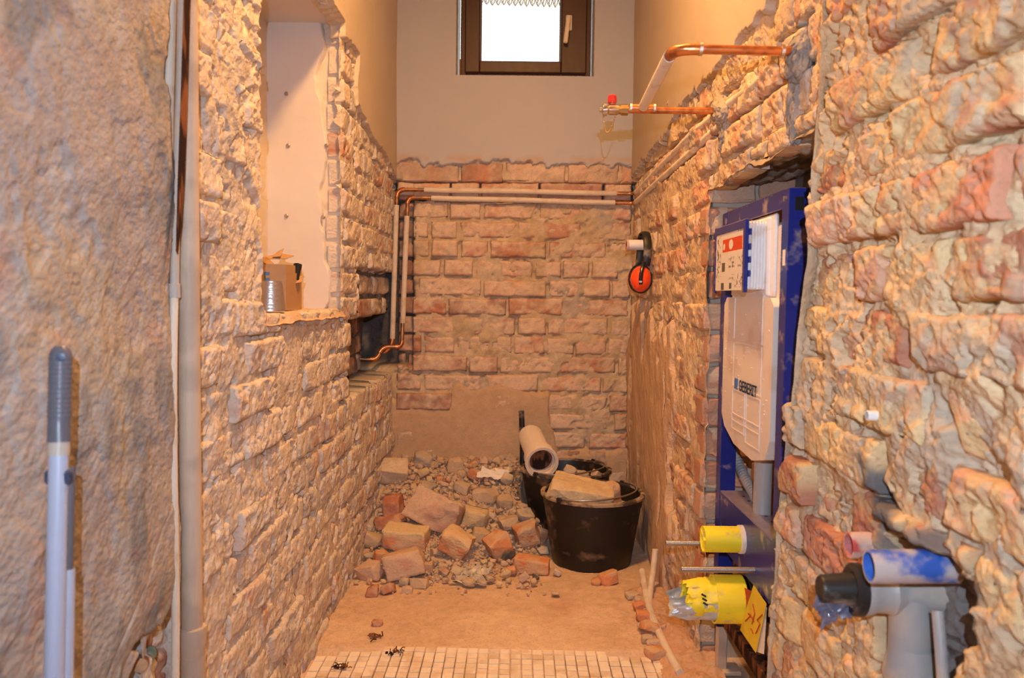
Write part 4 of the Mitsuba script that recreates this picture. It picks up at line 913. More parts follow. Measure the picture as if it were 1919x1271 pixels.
# ------------------------------------------------------------------ left wall pipes
dr_ = thing('drain_pipe', 'tall dusty brown-grey drain pipe with a socket standing against the left wall', 'pipe')
ta, tb, tc = onX(350, -40, -.548), onX(354, 560, -.546), onX(360, 1195, -.546); td = onX(362, 1300, -.546)
obj('upper_pipe', tube([ta, tb, tc], .0172, 26, smooth_path=24), 'mat_drain', dr_)
obj('socket', moved(lathe([(.0172, .020), (.0225, .018), (.0235, .008), (.0225, .0), (.0235, -.010), (.0215, -.016), (.0205, -.03)], 36), tc), 'mat_drain', dr_)
obj('lower_pipe', tube([tc + [0, 0, -.02], td + [0, 0, .0], np.array([td[0], td[1], 0.0])], .0205, 26), 'mat_drain', dr_)
ka = obj('conduit', tube([onX(321, -60, -.556), onX(316, 150, -.556), onX(313, 300, -.556), onX(312, 450, -.558)], .0085, 14, smooth_path=30), 'mat_sleeve')
tag(ka, 'beige conduit half buried in the left wall, left of the grey one', 'conduit')
kb = thing('conduit', 'thin grey and beige conduit just left of the tall drain pipe', 'conduit')
j0 = onX(327, 545, -.548)
obj('upper_length', tube([onX(341, -60, -.549), onX(336, 200, -.549), onX(329, 420, -.548), j0], .0072, 14, smooth_path=30), 'mat_sleeve_grey', kb)
obj('coupling', moved(lathe([(.006, -.012), (.009, -.011), (.009, .011), (.006, .012)], 18), j0), 'mat_sleeve_grey', kb)
obj('lower_length', tube([j0, onX(324, 700, -.547), onX(327, 1000, -.546), onX(329, 1120, -.545), onX(328, 1290, -.545), np.array([-.545, 1.24, 0.0])], .0066, 14, smooth_path=40), 'mat_sleeve', kb)
rs = poly(lambda a, b: onX(a, b, -.5302)[1:], [(346, -40), (358, -40), (354, 90), (351, 200), (346, 330), (340, 420), (333, 476), (330, 470), (334, 330), (340, 160)])
m = trimesh.creation.extrude_polygon(rs, .0012); v = np.array(m.vertices); m = trimesh.Trimesh(np.stack([-.531 + v[:, 2], v[:, 0], v[:, 1]], -1), m.faces, process=False)
kr_ = obj('rusty_strip', m, 'mat_rust', smooth=False); tag(kr_, 'rusty dark steel strip wedged between the conduit and the tall drain pipe', 'metal strip')
st = thing('pipe_stub', 'old copper pipe end with a verdigris collar in the broken corner of the grey plaster', 'pipe')
s0, s1 = onX(263, 1248, -.562), onX(281, 1222, -.60)
obj('stub', tube([s0, s1], .0105, 20), 'mat_copper_old', st); obj('collar', tube([sub(s0, s1, .35), sub(s0, s1, .8)], .0128, 20), 'mat_verdigris', st)

# poles
pk = thing('telescopic_pole', 'slim white pole with a dark ribbed hand grip leaning against the grey plaster', 'pole')
pt, pm, pe = at(114, 648, .845), at(101, 1268, .800), None
dv = (pm - pt) / (pm[2] - pt[2]); pb_ = pt + dv * (0 - pt[2]); ax = (pt - pb_) / np.linalg.norm(pt - pb_)
LP = np.linalg.norm(pt - pb_)
def seg(a, b): return [pb_ + ax * (LP - a), pb_ + ax * (LP - b)]
obj('shaft', tube(seg(.095, LP), .0096, 24), 'mat_pole', pk)
pr = [(0, 0), (.006, .0008), (.0098, .005), (.0112, .010)]
z = .012
while z < .078: pr += [(.0112, z), (.0118, z + .0012), (.0118, z + .0028), (.0112, z + .004)]; z += .0052
pr += [(.0112, .085), (.0115, .104), (0, .104)]
obj('grip', along(lathe(pr, 28), pb_ + ax * LP, -ax), 'mat_grip', pk, label='dark grey ribbed grip with a rounded end')
obj('hang_hole', along(lathe([(0, 0), (.0036, 0), (.0046, .0012), (0, .0018)], 16), pb_ + ax * (LP - .012) + np.array([.006, -.0095, 0]), (.4, -1, 0)), 'mat_navy', pk)
obj('clear_ring', tube(seg(.104, .118), .0108, 26), 'mat_clear_ring', pk)
cp = pb_ + ax * (LP - .142)
obj('clip', cat(moved(cbox((-.0145, -.004, -.008), (.0125, .008, .008), .003), cp)), 'mat_navy', pk)
pk2 = thing('telescopic_pole', 'thinner white pole with a dark sleeve clipped behind the pole with the ribbed grip', 'pole')
o2 = np.array([.0015, .018, 0]); o3 = np.array([.006, .016, 0])
q1, q2 = pb_ + ax * (LP - .135) + o2, pb_ + ax * (LP - .245) + o2; q3 = pb_ + o3
obj('sleeve', tube([q1, q2], .0062, 20), 'mat_grip', pk2)
obj('shaft', tube([q2, q3], .0078, 20), 'mat_pole', pk2)

# ------------------------------------------------------------------ in the niche
zs = NICHE[2] + .004
cb = thing('cardboard_box', 'small open brown cardboard box with torn flaps standing in the wall niche', 'box')
bx0, bx1, b0y, b1y, bh = -.652, -.590, 2.0, 2.145, .118
t = .002
obj('carton', cat(cbox((bx0, b0y, zs), (bx1, b0y + t, zs + bh)), cbox((bx0, b1y - t, zs), (bx1, b1y, zs + bh)), cbox((bx0, b0y, zs), (bx0 + t, b1y, zs + bh)), cbox((bx1 - t, b0y, zs), (bx1, b1y, zs + bh - .02)), cbox((bx1 - t, b0y, zs + bh - .022), (bx1, b0y + .085, zs + bh)), cbox((bx0, b0y, zs), (bx1, b1y, zs + t))), 'mat_card', cb, smooth=False)
def quad(P, th=.0015):
    P = np.asarray(P, float); n = np.cross(P[1] - P[0], P[2] - P[0]); n = n / np.linalg.norm(n) * th; Q = P + n; k = len(P)
    f = [[0, i, i + 1] for i in range(1, k - 1)] + [[k, k + i + 1, k + i] for i in range(1, k - 1)] + [x for i in range(k) for x in ([i, k + i, (i + 1) % k], [(i + 1) % k, k + i, k + (i + 1) % k])]
    return trimesh.Trimesh(np.vstack([P, Q]), f, process=False)
zt_ = zs + bh
obj('flap', quad([(bx0, b0y, zt_), (bx0, b1y - .03, zt_), (bx0 - .022, b1y - .02, zt_ + .018), (bx0 - .010, b0y + .005, zt_ + .020)]), 'mat_card', cb, smooth=False)
obj('flap', quad([(bx0 + .002, b0y + .02, zt_ + .020), (bx0 + .018, b0y, zt_ + .012), (bx0 + .056, b0y + .02, zt_ + .014), (bx0 + .066, b0y + .06, zt_ + .024), (bx0 + .03, b0y + .08, zt_ + .030)]), 'mat_card', cb, smooth=False)
obj('flap', quad([(bx0 + .024, b0y + .01, zt_ + .018), (bx0 + .045, b0y + .012, zt_ + .020), (bx0 + .042, b0y + .05, zt_ + .042), (bx0 + .026, b0y + .05, zt_ + .034)]), 'mat_card', cb, smooth=False)
obj('flap', quad([(bx1, b0y + .085, zs + .070), (bx1 + .012, b0y + .10, zs + .074), (bx1 + .012, b0y + .128, zs + .090), (bx1, b0y + .125, zs + .092)]), 'mat_card', cb, smooth=False)
for (u0, u1, z0, z1) in ((.006, .020, .090, .098), (.006, .020, .076, .083), (.006, .010, .083, .090)):
    obj('print', cbox((bx0 + u0, b0y - .0006, zs + z0), (bx0 + u1, b0y, zs + z1)), 'mat_ink_blue', cb, smooth=False)
obj('print', cbox((bx0 + .006, b0y - .0006, zs + .042), (bx0 + .008, b0y, zs + .068)), 'mat_ink_blue', cb, smooth=False)
fl_ = thing('flashlight', 'black torch with a silver band sticking out of the cardboard box', 'flashlight')
f0, f1 = np.array([bx1 - .008, b0y + .095, zs + .055]), np.array([bx1 - .002, b0y + .115, zs + .120])
obj('head', along(lathe([(0, 0), (.009, 0), (.010, .003), (.0098, .03), (.0112, .033), (.0112, .045), (0, .046)], 22), f0 + (f1 - f0) * .38, f1 - f0), 'mat_black_clean', fl_)
obj('barrel', along(lathe([(0, -.01), (.0082, -.01), (.0082, .028), (0, .028)], 22), f0, f1 - f0), 'mat_steel', fl_)
sb = thing('metal_beaker', 'tapered silver wrapped beaker upside down in front of the cardboard box', 'beaker')
obj('body', moved(lathe([(.026, .0735), (.0258, .072), (.034, .001), (.0335, 0), (.031, 0)], 40), (-.5995, 1.905, zs)), 'mat_silver', sb)
obj('top', moved(lathe([(0, .0725), (.024, .0725), (.026, .0735)], 40), (-.5995, 1.905, zs)), 'mat_silver', sb)

# ------------------------------------------------------------------ ear defenders on a stub
es = hollow('pipe_plug', 'small white and blue tube plug on the far right wall holding up the ear defenders', 'pipe plug', 'mat_white_plastic', 'mat_blue_inside', at(1177, 459, 3.05), (1, 0, 0), .10, .020)
obj('rim', along(lathe([(.015, 0), (.023, 0), (.0235, .006), (.02, .008)], 30), at(1174, 460, 3.05), (1, 0, 0)), 'mat_plug_red', es)
em = thing('ear_defenders', 'orange and black ear defenders hanging on the far right wall', 'ear defenders')
ec = at(1201, 523, 2.985); ez = at(1205, 450, 3.05)[2] + .022
band = []
def cupm(c, sgn):
    d = np.array([-.35, -sgn, .05])
    dome = lathe([(0, .040), (.012, .0395), (.024, .036), (.034, .028), (.040, .016), (.042, .004), (.042, 0)], 36); dome.apply_scale([.92, 1.18, 1.0])
    seal = lathe([(.020, -.020), (.040, -.018), (.046, -.010), (.047, -.002), (.044, .004), (.036, .004)], 36); seal.apply_scale([.92, 1.18, 1.0])
    k1 = obj('cup', along(dome, c, d), 'mat_orange', em, label='orange ear cup'); obj('seal', along(seal, c, d), 'mat_black', k1)
    dd = d / np.linalg.norm(d)
    obj('arm', tube([c + dd * .043 + [.008, 0, -.022], c + dd * .046 + [.008, 0, .0], c + dd * .040 + [.010, 0, .03], c + dd * .015 + [.014, 0, .062]], .0075, 10, smooth_path=16), 'mat_black_clean', em)
    obj('arm_clip', moved(cbox((-.006, -.004, -.004), (.006, .004, .004), .001), c + dd * .052 + [.008, 0, -.014]), 'mat_steel', em)
ec2 = ec + [.01, .14, .005]
cupm(ec, 1); cupm(ec2, -1)
bxm = ec[0] + .015
pts = [(bxm, ec[1] - .012, ec[2] + .05), (bxm + .002, ec[1] - .018, ec[2] + .09), (bxm + .002, ec[1] + .01, ez - .008), (bxm + .002, 3.05, ez + .006), (bxm + .002, ec2[1] - .01, ez - .008), (bxm + .002, ec2[1] + .018, ec2[2] + .09), (bxm, ec2[1] + .012, ec2[2] + .05)]
bm_ = tube(pts, .006, 12, smooth_path=50); v = np.array(bm_.vertices); v[:, 0] = bxm + (v[:, 0] - bxm) * 2.6
obj('headband', trimesh.Trimesh(v, bm_.faces, process=False), 'mat_black', em)

# ------------------------------------------------------------------ buckets
def bucket(label, cx, cy, h=.262, rb=.150, rt=.187, handle_from=(-.62, -.65), tilt=0):
    k = thing('builders_bucket', label, 'bucket')
    prof = [(0, .002), (rb - .01, .002), (rb - .002, 0), (rb, .006), (rb + .003, .03), (rt - .004, h - .045), (rt - .001, h - .04), (rt, h - .012)]
    inner = [(rt - .006, h), (rt - .010, h - .02), (rb - .004, .02), (0, .012)]
    obj('shell', moved(lathe(prof + [(rt, h - .004)] + inner, 72), (cx, cy, 0)), 'mat_bucket', k)
    obj('rim', moved(lathe([(rt - .007, h - .006), (rt - .006, h + .003), (rt + .004, h + .004), (rt + .010, h), (rt + .010, h - .008), (rt + .002, h - .011), (rt - .001, h - .008)], 72), (cx, cy, 0)), 'mat_bucket_rim', k)
    a = np.array(handle_from); a = a / np.linalg.norm(a); p = np.array([-a[1], a[0]]); p = p if p[1] < 0 else -p
    if p[0] < 0: p = -p
    pts = [(cx + (a[0] * math.cos(t) + p[0] * math.sin(t) * .80) * (rt + .004), cy + (a[1] * math.cos(t) + p[1] * math.sin(t) * .80) * (rt + .004), h + .007 + .006 * math.sin(t)) for t in np.linspace(0, math.pi, 40)]
    obj('handle', tube(pts, .0032, 10), 'mat_steel', k, label='wire handle lying on the rim')
    for s in (1, -1): obj('lug', moved(cbox((-.012, -.006, -.012), (.012, .006, .008), .003), (cx + s * a[0] * (rt + .006), cy + s * a[1] * (rt + .006), h + .003), (0, 0, math.atan2(a[1], a[0]) + math.pi / 2)), 'mat_black', k)
    return k
BF, BR = (.297, 2.93), (.222, 3.335)
bk1 = bucket('black builder’s bucket in front, topped by a big lump of mortar'.replace('’', "'"), *BF)
bk2 = bucket('black bucket at the back, holding a white pipe', *BR)

# ------------------------------------------------------------------ rubble
rng = np.random.default_rng(21)
def heap(x, y):
    x, y = np.asarray(x, float), np.asarray(y, float)
    f = 2.64 + .05 * np.sin(x * 9) + .10 * sstep(-.2, .15, x)
    h = .255 * sstep(f, 3.50, y) ** 1.0 * (1 - .30 * sstep(-.30, .0, x) * sstep(3.4, 3.1, y))
    for c in (BF, BR):
        h = h * sstep(.17, .27, np.hypot(x - c[0], y - c[1]) + .02)
    return h * (1 - sstep(.05, .22, x)) + .0
def onHeap(px, py):
    r = ray(px, py)
    for d in np.linspace(1.9, 3.6, 700):
        p = CAM + r * (d / r[1])
        if p[2] <= heap(p[0], p[1]) or p[1] > 3.52: return p
    return p
def heap_mesh():
    xs, ys = np.linspace(-.575, .30, 200), np.linspace(2.5, 3.58, 240)
    X, Y = np.meshgrid(xs, ys, indexing='ij'); b = heap(X, Y)
    Z = b - .012 + sstep(0, .06, b) * ((fbm(P2(X, Y, 16, 3), 4, 5) - .5) * .06 + (np.abs(fbm(P2(X, Y, 50, 3), 3, 6) - .5)) * .03) + (fbm(P2(X, Y, 50, 3), 3, 6) - .5) * .01
    n1, n2 = X.shape; i, j = np.meshgrid(np.arange(n1 - 1), np.arange(n2 - 1), indexing='ij')
    q = np.stack([i * n2 + j, (i + 1) * n2 + j, (i + 1) * n2 + j + 1, i * n2 + j + 1], -1).reshape(-1, 4)
    c = lerp((.58, .46, .33), (.55, .38, .25), sstep(.4, .6, fbm(P2(X, Y, 14, 9), 3, 7)))
    return (np.stack([X, Y, Z], -1).reshape(-1, 3), np.vstack([q[:, [0, 1, 2]], q[:, [0, 2, 3]]])), c.reshape(-1, 3)
(v, f), c = heap_mesh()
k = obj('rubble_fines', trimesh.Trimesh(v, f, process=False), 'mat_masonry', smooth=True, color=c)
tag(k, 'sandy mortar dust and fine debris heaped against the left and back walls', 'rubble', kind='stuff')

def hullm(P): return trimesh.convex.convex_hull(P)
def shard(dims, rng, boxy=.6, cuts=3, detail=None, rough=.06):
    d = np.asarray(dims) / 2
    P = np.array([[x, y, z] for x in (-1, 1) for y in (-1, 1) for z in (-1, 1)], float) * rng.uniform(1 - .35 * (1 - boxy) - .12, 1, (8, 3))
    E = rng.normal(size=(10, 3)); E /= np.abs(E).max(1, keepdims=True) ** .7; P = np.vstack([P * (.8 + .2 * boxy), E * .85])
    m = hullm(P)
    M = m3.Manifold(m3.Mesh(np.array(m.vertices, np.float32), np.array(m.faces, np.uint32)))
    for _ in range(cuts):
        n = rng.normal(size=3); n /= np.linalg.norm(n); M2 = M.trim_by_plane((-n).tolist(), -float(np.abs(n).sum() * rng.uniform(.45, .8)))
        if M2.volume() > .25 * M.volume(): M = M2
    if detail:
        M = M.scale(d.tolist()); M = M.refine_to_length(detail); mm = M.to_mesh(); v = np.array(mm.vert_properties[:, :3], float); f = mm.tri_verts
        s = rng.uniform(0, 50); n = trimesh.Trimesh(v, f, process=False).vertex_normals
        v = v + n * ((fbm(v * 28 + s, 3, 1) - .5)[:, None] * rough * min(dims) * 2.2)
        return trimesh.Trimesh(v, f, process=False)
    mm = M.scale(d.tolist()).to_mesh(); return trimesh.Trimesh(np.array(mm.vert_properties[:, :3], float), mm.tri_verts, process=False)
KIND = {'brick': ((.58, .27, .15), (.60, .43, .29), .42), 'red': ((.50, .20, .12), (.58, .36, .24), .30), 'orange': ((.66, .29, .14), (.64, .42, .25), .30), 'tan': ((.60, .48, .34), (.55, .42, .28), .5), 'yellow': ((.68, .54, .32), (.62, .48, .30), .5),
        'grey': ((.42, .38, .33), (.56, .45, .33), .45), 'dark': ((.13, .12, .11), (.36, .28, .2), .3), 'pale': ((.68, .58, .46), (.62, .50, .36), .5), 'pink': ((.62, .38, .27), (.62, .45, .32), .5)}
def stone_color(m, kind, rng, cap=None):
    v = np.array(m.vertices); a, b, w = KIND[kind]; s = rng.uniform(0, 90)
    w = w + .16
    c = lerp(np.tile(a, (len(v), 1)) * rng.uniform(.88, 1.1), b, sstep(.62 - w * .5, .85 - w * .5, fbm(v * 30 + s, 4, 2)))
    if cap is not None:
        hi, lo = v[:, 2].max(), v[:, 2].min(); c = lerp(c, (.70, .55, .33), sstep(.62, .72, (v[:, 2] - lo) / (hi - lo) + .2 * (fbm(v * 30, 2, 3) - .5)) * cap)
    return c
placed = []
def stone(name, label, catg, px, py, w, h, kind, d=None, rot=None, group=None, cap=None, base=None, boxy=.45, cuts=3, lift=0.0, detail=.010):
    p = onHeap(px, py + h * .30) if base is None else np.asarray(base, float)
    W_, H_ = w * p[1] / F, h * p[1] / F
    dims = (W_, d or W_ * rng.uniform(.7, .95), H_ * .9)
    m = shard(dims, rng, boxy, cuts, detail=detail)
    if cap is not None: col = stone_color(m, kind, rng, cap)
    m = moved(m, (0, 0, 0), rot or (rng.normal(0, .18), rng.normal(0, .18), rng.uniform(-.4, .4)))
    lo = m.bounds[0][2]; z0 = float(heap(p[0], p[1])) if base is None else p[2]
    m.apply_translation((p[0], p[1] + dims[1] * .2, z0 - lo - .15 * (m.bounds[1][2] - lo) * (base is None) + lift))
    k = obj(name, m, 'mat_masonry', smooth=True if detail else False, color=col if cap is not None else stone_color(m, kind, rng))
    tag(k, label, catg, group); placed.append((p[0], p[1] + dims[1] * .2, max(dims[:2]) / 2)); return k
BIG = [
 ('brick_piece', 'largest broken brick, a flat reddish slab tilted in the middle of the heap', 813, 975, 104, 78, 'pink', dict(rot=(-.45, .30, -.35), boxy=.8, d=.14, cuts=2)),
 ('brick_piece', 'half brick with a yellow mortar top at the left front of the heap', 761, 1010, 90, 56, 'brick', dict(cap=1.0, boxy=.95, cuts=1, rot=(.05, .04, -.1), d=.11)),
 ('brick_piece', 'bright orange brick lump with a yellow mortar corner in front of the largest slab', 856, 1028, 74, 60, 'orange', dict(cap=.8, rot=(.1, .45, -.2))),
 ('mortar_lump', 'five-sided yellow mortar lump just right of the largest slab', 889, 974, 54, 42, 'yellow', {}),
 ('brick_piece', 'orange-pink brick lump leaning up between the two front brick pieces right of centre', 934, 1028, 54, 68, 'orange', dict(rot=(.2, -.5, .3))),
 ('brick_piece', 'boxy brick piece close to the left side of the front bucket', 989, 1008, 54, 50, 'brick', dict(rot=(.1, -.35, .3), boxy=.8)),
 ('brick_piece', 'long flat brick sliver lying at the foot of the front bucket', 997, 1064, 72, 34, 'orange', dict(boxy=.9, rot=(0, .12, -.12), d=.08)),
 ('brick_piece', 'mortar-smeared brick at the front left edge of the heap', 754, 1070, 78, 58, 'pink', dict(boxy=.9, rot=(-.2, -.22, .15), cuts=1)),
 ('brick_piece', 'pinkish brick chunk at the leftmost front corner of the heap', 692, 1074, 52, 46, 'pink', {}),
 ('brick_piece', 'dark red brick standing upright near the left wall', 735, 951, 36, 46, 'red', dict(boxy=.9, cuts=1)),
 ('brick_piece', 'red brick piece lying behind the half brick with the yellow top', 732, 985, 66, 36, 'red', {}),
 ('mortar_slab', 'pale flat mortar slab leaning at the back left of the heap', 735, 893, 60, 36, 'pale', dict(rot=(.5, .15, .2), boxy=.9)),
 ('mortar_lump', 'grey mortar lump at the very top of the heap by the back wall', 792, 863, 44, 32, 'grey', {}),
 ('mortar_lump', 'wide tan mortar lump below the white scrap', 907, 931, 52, 32, 'tan', {}),
 ('mortar_lump', 'flat grey mortar piece between the heap and the rear bucket', 983, 970, 36, 34, 'grey', {}),
 ('mortar_lump', 'rounded tan mortar lump at the front edge of the heap', 786, 1094, 42, 28, 'tan', dict(boxy=.2)),
 ('brick_piece', 'small red brick bit, left of the pair at the front edge', 698, 1110, 26, 28, 'red', {}),
 ('brick_piece', 'small red-brown brick bit, right of the pair at the front edge', 725, 1108, 30, 22, 'red', {}),
 ('brick_piece', 'small square brick bit beside the rounded tan lump', 763, 1107, 26, 20, 'pink', {}),
 ('stone', 'dark grey stone under the orange-pink brick lump', 951, 1042, 32, 32, 'dark', {}),
 ('mortar_lump', 'tan lump against the left wall beside the half brick', 694, 1013, 46, 34, 'tan', {}),
 ('mortar_lump', 'small tan lump below the half brick with the yellow top', 818, 1037, 26, 22, 'tan', {}),
 ('brick_piece', 'orange brick piece behind the leftmost front chunk', 715, 1048, 40, 28, 'orange', {}),
 ('mortar_lump', 'yellowish piece between the leftmost front chunk and the mortar-smeared brick', 748, 1045, 34, 20, 'pink', {}),
 ('mortar_lump', 'tan lump on the upper slope right of the grey top lump', 853, 874, 38, 32, 'tan', {}),
 ('brick_piece', 'flat red brick piece left of the white scrap', 892, 893, 36, 18, 'red', {}),
 ('mortar_lump', 'yellow lump tucked behind the right edge of the largest slab', 844, 957, 42, 40, 'yellow', {}),
 ('mortar_lump', 'tan lump halfway between the yellow lump and the rear bucket', 946, 945, 36, 26, 'tan', {}),
 ('brick_piece', 'thin brick wedge squeezed against the front bucket', 1019, 1005, 20, 32, 'brick', {}),
 ('mortar_lump', 'pale rounded lump touching the front bucket near its foot', 1018, 1032, 26, 22, 'pale', dict(boxy=.2)),
 ('mortar_lump', 'tan chip right of the mortar-smeared brick', 801, 1066, 26, 26, 'brick', {}),
 ('mortar_lump', 'sandy lump behind the bright orange brick lump', 902, 1008, 46, 28, 'tan', {}),
 ('mortar_lump', 'grey crumbly lump on the slope above the largest slab', 800, 915, 36, 22, 'grey', {}),
 ('mortar_lump', 'dusty lump on the slope below the white scrap to its left', 866, 918, 36, 24, 'grey', {}),
 ('mortar_lump', 'sandy lump above the boxy brick piece', 950, 985, 46, 30, 'tan', {}),
]
for (n, lab, px, py, w, h, kd, kw) in BIG:
    stone(n, lab, 'brick piece' if n == 'brick_piece' else 'stone' if n == 'stone' else 'mortar lump', px, py, w, h, kd, **kw)
# the smaller rubble, every piece its own thing
pts = []
tries = 0
while len(pts) < 245 and tries < 20000:
    tries += 1
    x, y = rng.uniform(-.54, .10), rng.uniform(2.62, 3.50)
    if heap(x, y) < .008 and rng.random() > .10: continue
    if math.hypot(x - BR[0], y - BR[1]) < .215 or math.hypot(x - BF[0], y - BF[1]) < .215: continue
    s = rng.choice([.024, .034, .046, .062], p=[.3, .35, .22, .13]) * rng.uniform(.8, 1.2)
    if any(math.hypot(x - q[0], y - q[1]) < (q[2] * .85 + s * .5) for q in placed): continue
    placed.append((x, y, s * .5)); pts.append((x, y, s))
for (x, y, s) in pts:
    kd = rng.choice(['tan', 'pink', 'grey', 'yellow', 'orange', 'brick', 'pale', 'dark'], p=[.30, .16, .16, .12, .09, .08, .07, .02])
    m = shard((s, s * rng.uniform(.7, 1), s * rng.uniform(.5, .85)), rng, .3, 2, detail=s * .22, rough=.08)
    m = moved(m, rot=tuple(rng.uniform(-.6, .6, 3))); lo = m.bounds[0][2]
    m.apply_translation((x, y, float(heap(x, y)) + .004 - lo - .25 * s * (heap(x, y) > .02)))
    k = obj('rubble_fragment', m, 'mat_masonry', smooth=True, color=stone_color(m, kd, rng))
    nm_ = {'tan': 'tan mortar', 'pink': 'pinkish brick', 'grey': 'grey mortar', 'yellow': 'yellowish mortar', 'orange': 'orange brick', 'brick': 'dusty brick', 'pale': 'pale mortar', 'dark': 'dark stone'}[kd]
    tag(k, f'small {nm_} fragment lying among the rubble of the heap', 'rubble fragment', f'small {nm_} fragments in the heap')
# grit
gp = []
protos = [shard((1, .8, .7), rng, .3, 2) for _ in range(10)]
n = 0
while n < 2600:
    x, y = rng.uniform(-.55, .12), rng.uniform(2.55, 3.54)
    if (heap(x, y) < .004 and rng.random() > .12) or math.hypot(x - BR[0], y - BR[1]) < .205 or math.hypot(x - BF[0], y - BF[1]) < .21: continue
    s = rng.uniform(.004, .013); m = protos[rng.integers(10)]
    v = np.array(m.vertices) * s; R = trimesh.transformations.euler_matrix(*rng.uniform(0, 6, 3))[:3, :3]
    gp.append((v @ R.T + [x, y, float(heap(x, y)) + s * .35 + .003], m.faces)); n += 1
off = np.cumsum([0] + [len(v) for v, _ in gp])
gv = np.vstack([v for v, _ in gp]); gf = np.vstack([f + o for (_, f), o in zip(gp, off)])
gc = np.repeat(np.array([[(.60, .48, .34), (.56, .40, .27), (.48, .42, .35), (.60, .33, .20)][i] for i in rng.choice(4, len(gp), p=[.45, .25, .18, .12])]), [len(v) for v, _ in gp], axis=0)
k = obj('grit', trimesh.Trimesh(gv, gf, process=False), 'mat_masonry', smooth=False, color=gc); tag(k, 'fine brick and mortar grit strewn over the rubble heap', 'grit', kind='stuff')

# loose things around
k = obj('paper_scrap', film([onHeap(893, 908) + [0, 0, .03], onHeap(945, 910) + [0, .0, .028], onHeap(900, 898) + [.0, .02, .045], onHeap(957, 899) + [0, .02, .035]], 9, .022, 22), 'mat_paper', smooth=20)
tag(k, 'crumpled white scrap lying on top of the rubble heap', 'paper scrap')
pf_ = onF(885, 1092)
k = obj('plastic_film', film([pf_ + [-.062, -.05, .012], pf_ + [.05, -.055, .012], pf_ + [-.045, .05, .045], pf_ + [.062, .04, .035]], 12, .05, 26), 'mat_film', smooth=15)
tag(k, 'crumpled clear plastic film on the floor at the front edge of the heap', 'plastic film')
stone('brick_piece', 'small brick lump on the floor right in front of the front bucket', 'brick piece', 1141, 1086, 40, 30, 'orange', base=onF(1141, 1096), detail=.008)
stone('brick_piece', 'thin brick chip beside the small lump in front of the front bucket', 'brick piece', 1118, 1094, 22, 10, 'orange', base=onF(1118, 1098), detail=.008)
stone('brick_piece', 'lone dark red brick chip on the bare floor left of centre', 'brick piece', 706, 1170, 24, 13, 'red', base=onF(706, 1175), detail=.006)
stone('mortar_lump', 'pale pebble on the floor left of the front bucket', 'mortar lump', 1044, 1076, 17, 14, 'pale', base=onF(1044, 1081), detail=.006)
stone('mortar_lump', 'flat tan pebble alone on the floor below the front bucket', 'mortar lump', 1041, 1117, 18, 9, 'tan', base=onF(1041, 1120), detail=.006)
for i, (px, py) in enumerate(((705, 1196), (741, 1225), (642, 1252))):
    p = onF(px, py); rg = np.random.default_rng(40 + i); bits = []
    for _ in range(16):
        a = p + [rg.normal(0, .012), rg.normal(0, .010), .003]; b = a + [rg.normal(0, .014), rg.normal(0, .010), rg.uniform(-.001, .008)]
        bits.append(tube([a, (a + b) / 2 + [0, 0, .004], b], .0014, 5))
    for _ in range(5): bits.append(moved(shard((.009, .008, .006), rg, .3, 2), p + [rg.normal(0, .01), rg.normal(0, .008), .003]))
    k = obj('dirt_clump', cat(*bits), 'mat_rust', smooth=False)
    tag(k, ['dark fibrous clump on the floor just below the lone red chip', 'dark dirt clump on the floor near the edge of the tiles', 'small dark dirt clump on the left corner of the tiles'][i], 'dirt clump')
# contents of the buckets
def fill(c, r, z, seed, label):
    n, mth = 14, 48; R, A_ = np.meshgrid(np.linspace(0, 1, n), np.linspace(0, 2 * np.pi, mth), indexing='ij')
    X, Y = c[0] + r * R * np.cos(A_), c[1] + r * R * np.sin(A_); Z = z + (fbm(P2(X, Y, 22, seed), 3, seed) - .5) * .07 * (1 - R ** 4)
    i, j = np.meshgrid(np.arange(n - 1), np.arange(mth - 1), indexing='ij'); q = np.stack([i * mth + j, (i + 1) * mth + j, (i + 1) * mth + j + 1, i * mth + j + 1], -1).reshape(-1, 4)
    col = lerp((.50, .39, .28), (.40, .32, .25), fbm(P2(X, Y, 20, seed), 3, 2)).reshape(-1, 3)
    k = obj('bucket_rubble', trimesh.Trimesh(np.stack([X, Y, Z], -1).reshape(-1, 3), np.vstack([q[:, [0, 1, 2]], q[:, [0, 2, 3]]]), process=False), 'mat_masonry', smooth=True, color=col)
    tag(k, label, 'rubble', kind='stuff')
fill(BF, .172, .20, 3, 'fine rubble filling the front bucket'); fill(BR, .172, .195, 4, 'fine rubble filling the rear bucket')
def put(name, label, catg, c, dims, kind, rot, **kw):
    m = moved(shard(dims, rng, kw.pop('boxy', .6), kw.pop('cuts', 2), detail=.008, rough=.09), c, rot); k = obj(name, m, 'mat_masonry', smooth=True, color=stone_color(m, kind, rng)); tag(k, label, catg); return k
lc = at(1090, 925, 2.90)
put('mortar_lump', 'big flat yellowish lump of mortar lying across the front bucket', 'mortar lump', lc + [0, 0, .006], (.275, .17, .075), 'yellow', (.12, .16, -.1), boxy=.75, cuts=3)
put('brick_piece', 'pointed red brick shard sticking up in the front bucket', 'brick piece', at(1150, 925, 2.95), (.05, .05, .11), 'orange', (.1, -.25, .4))
put('mortar_lump', 'white mortar lump in the rear bucket beside the pipe', 'mortar lump', at(1068, 884, 3.33), (.06, .05, .045), 'pale', (.3, .4, .2))
put('mortar_lump', 'grey mortar lump in the rear bucket right of the white one', 'mortar lump', at(1090, 890, 3.35), (.07, .05, .04), 'grey', (.1, .2, .5))
put('brick_piece', 'reddish bit at the right rim inside the rear bucket', 'brick piece', at(1118, 890, 3.36), (.05, .04, .035), 'pink', (.1, .5, .8))
wp = thing('plastic_pipe', 'short white plastic pipe with a socket end lying in the rear bucket', 'pipe')
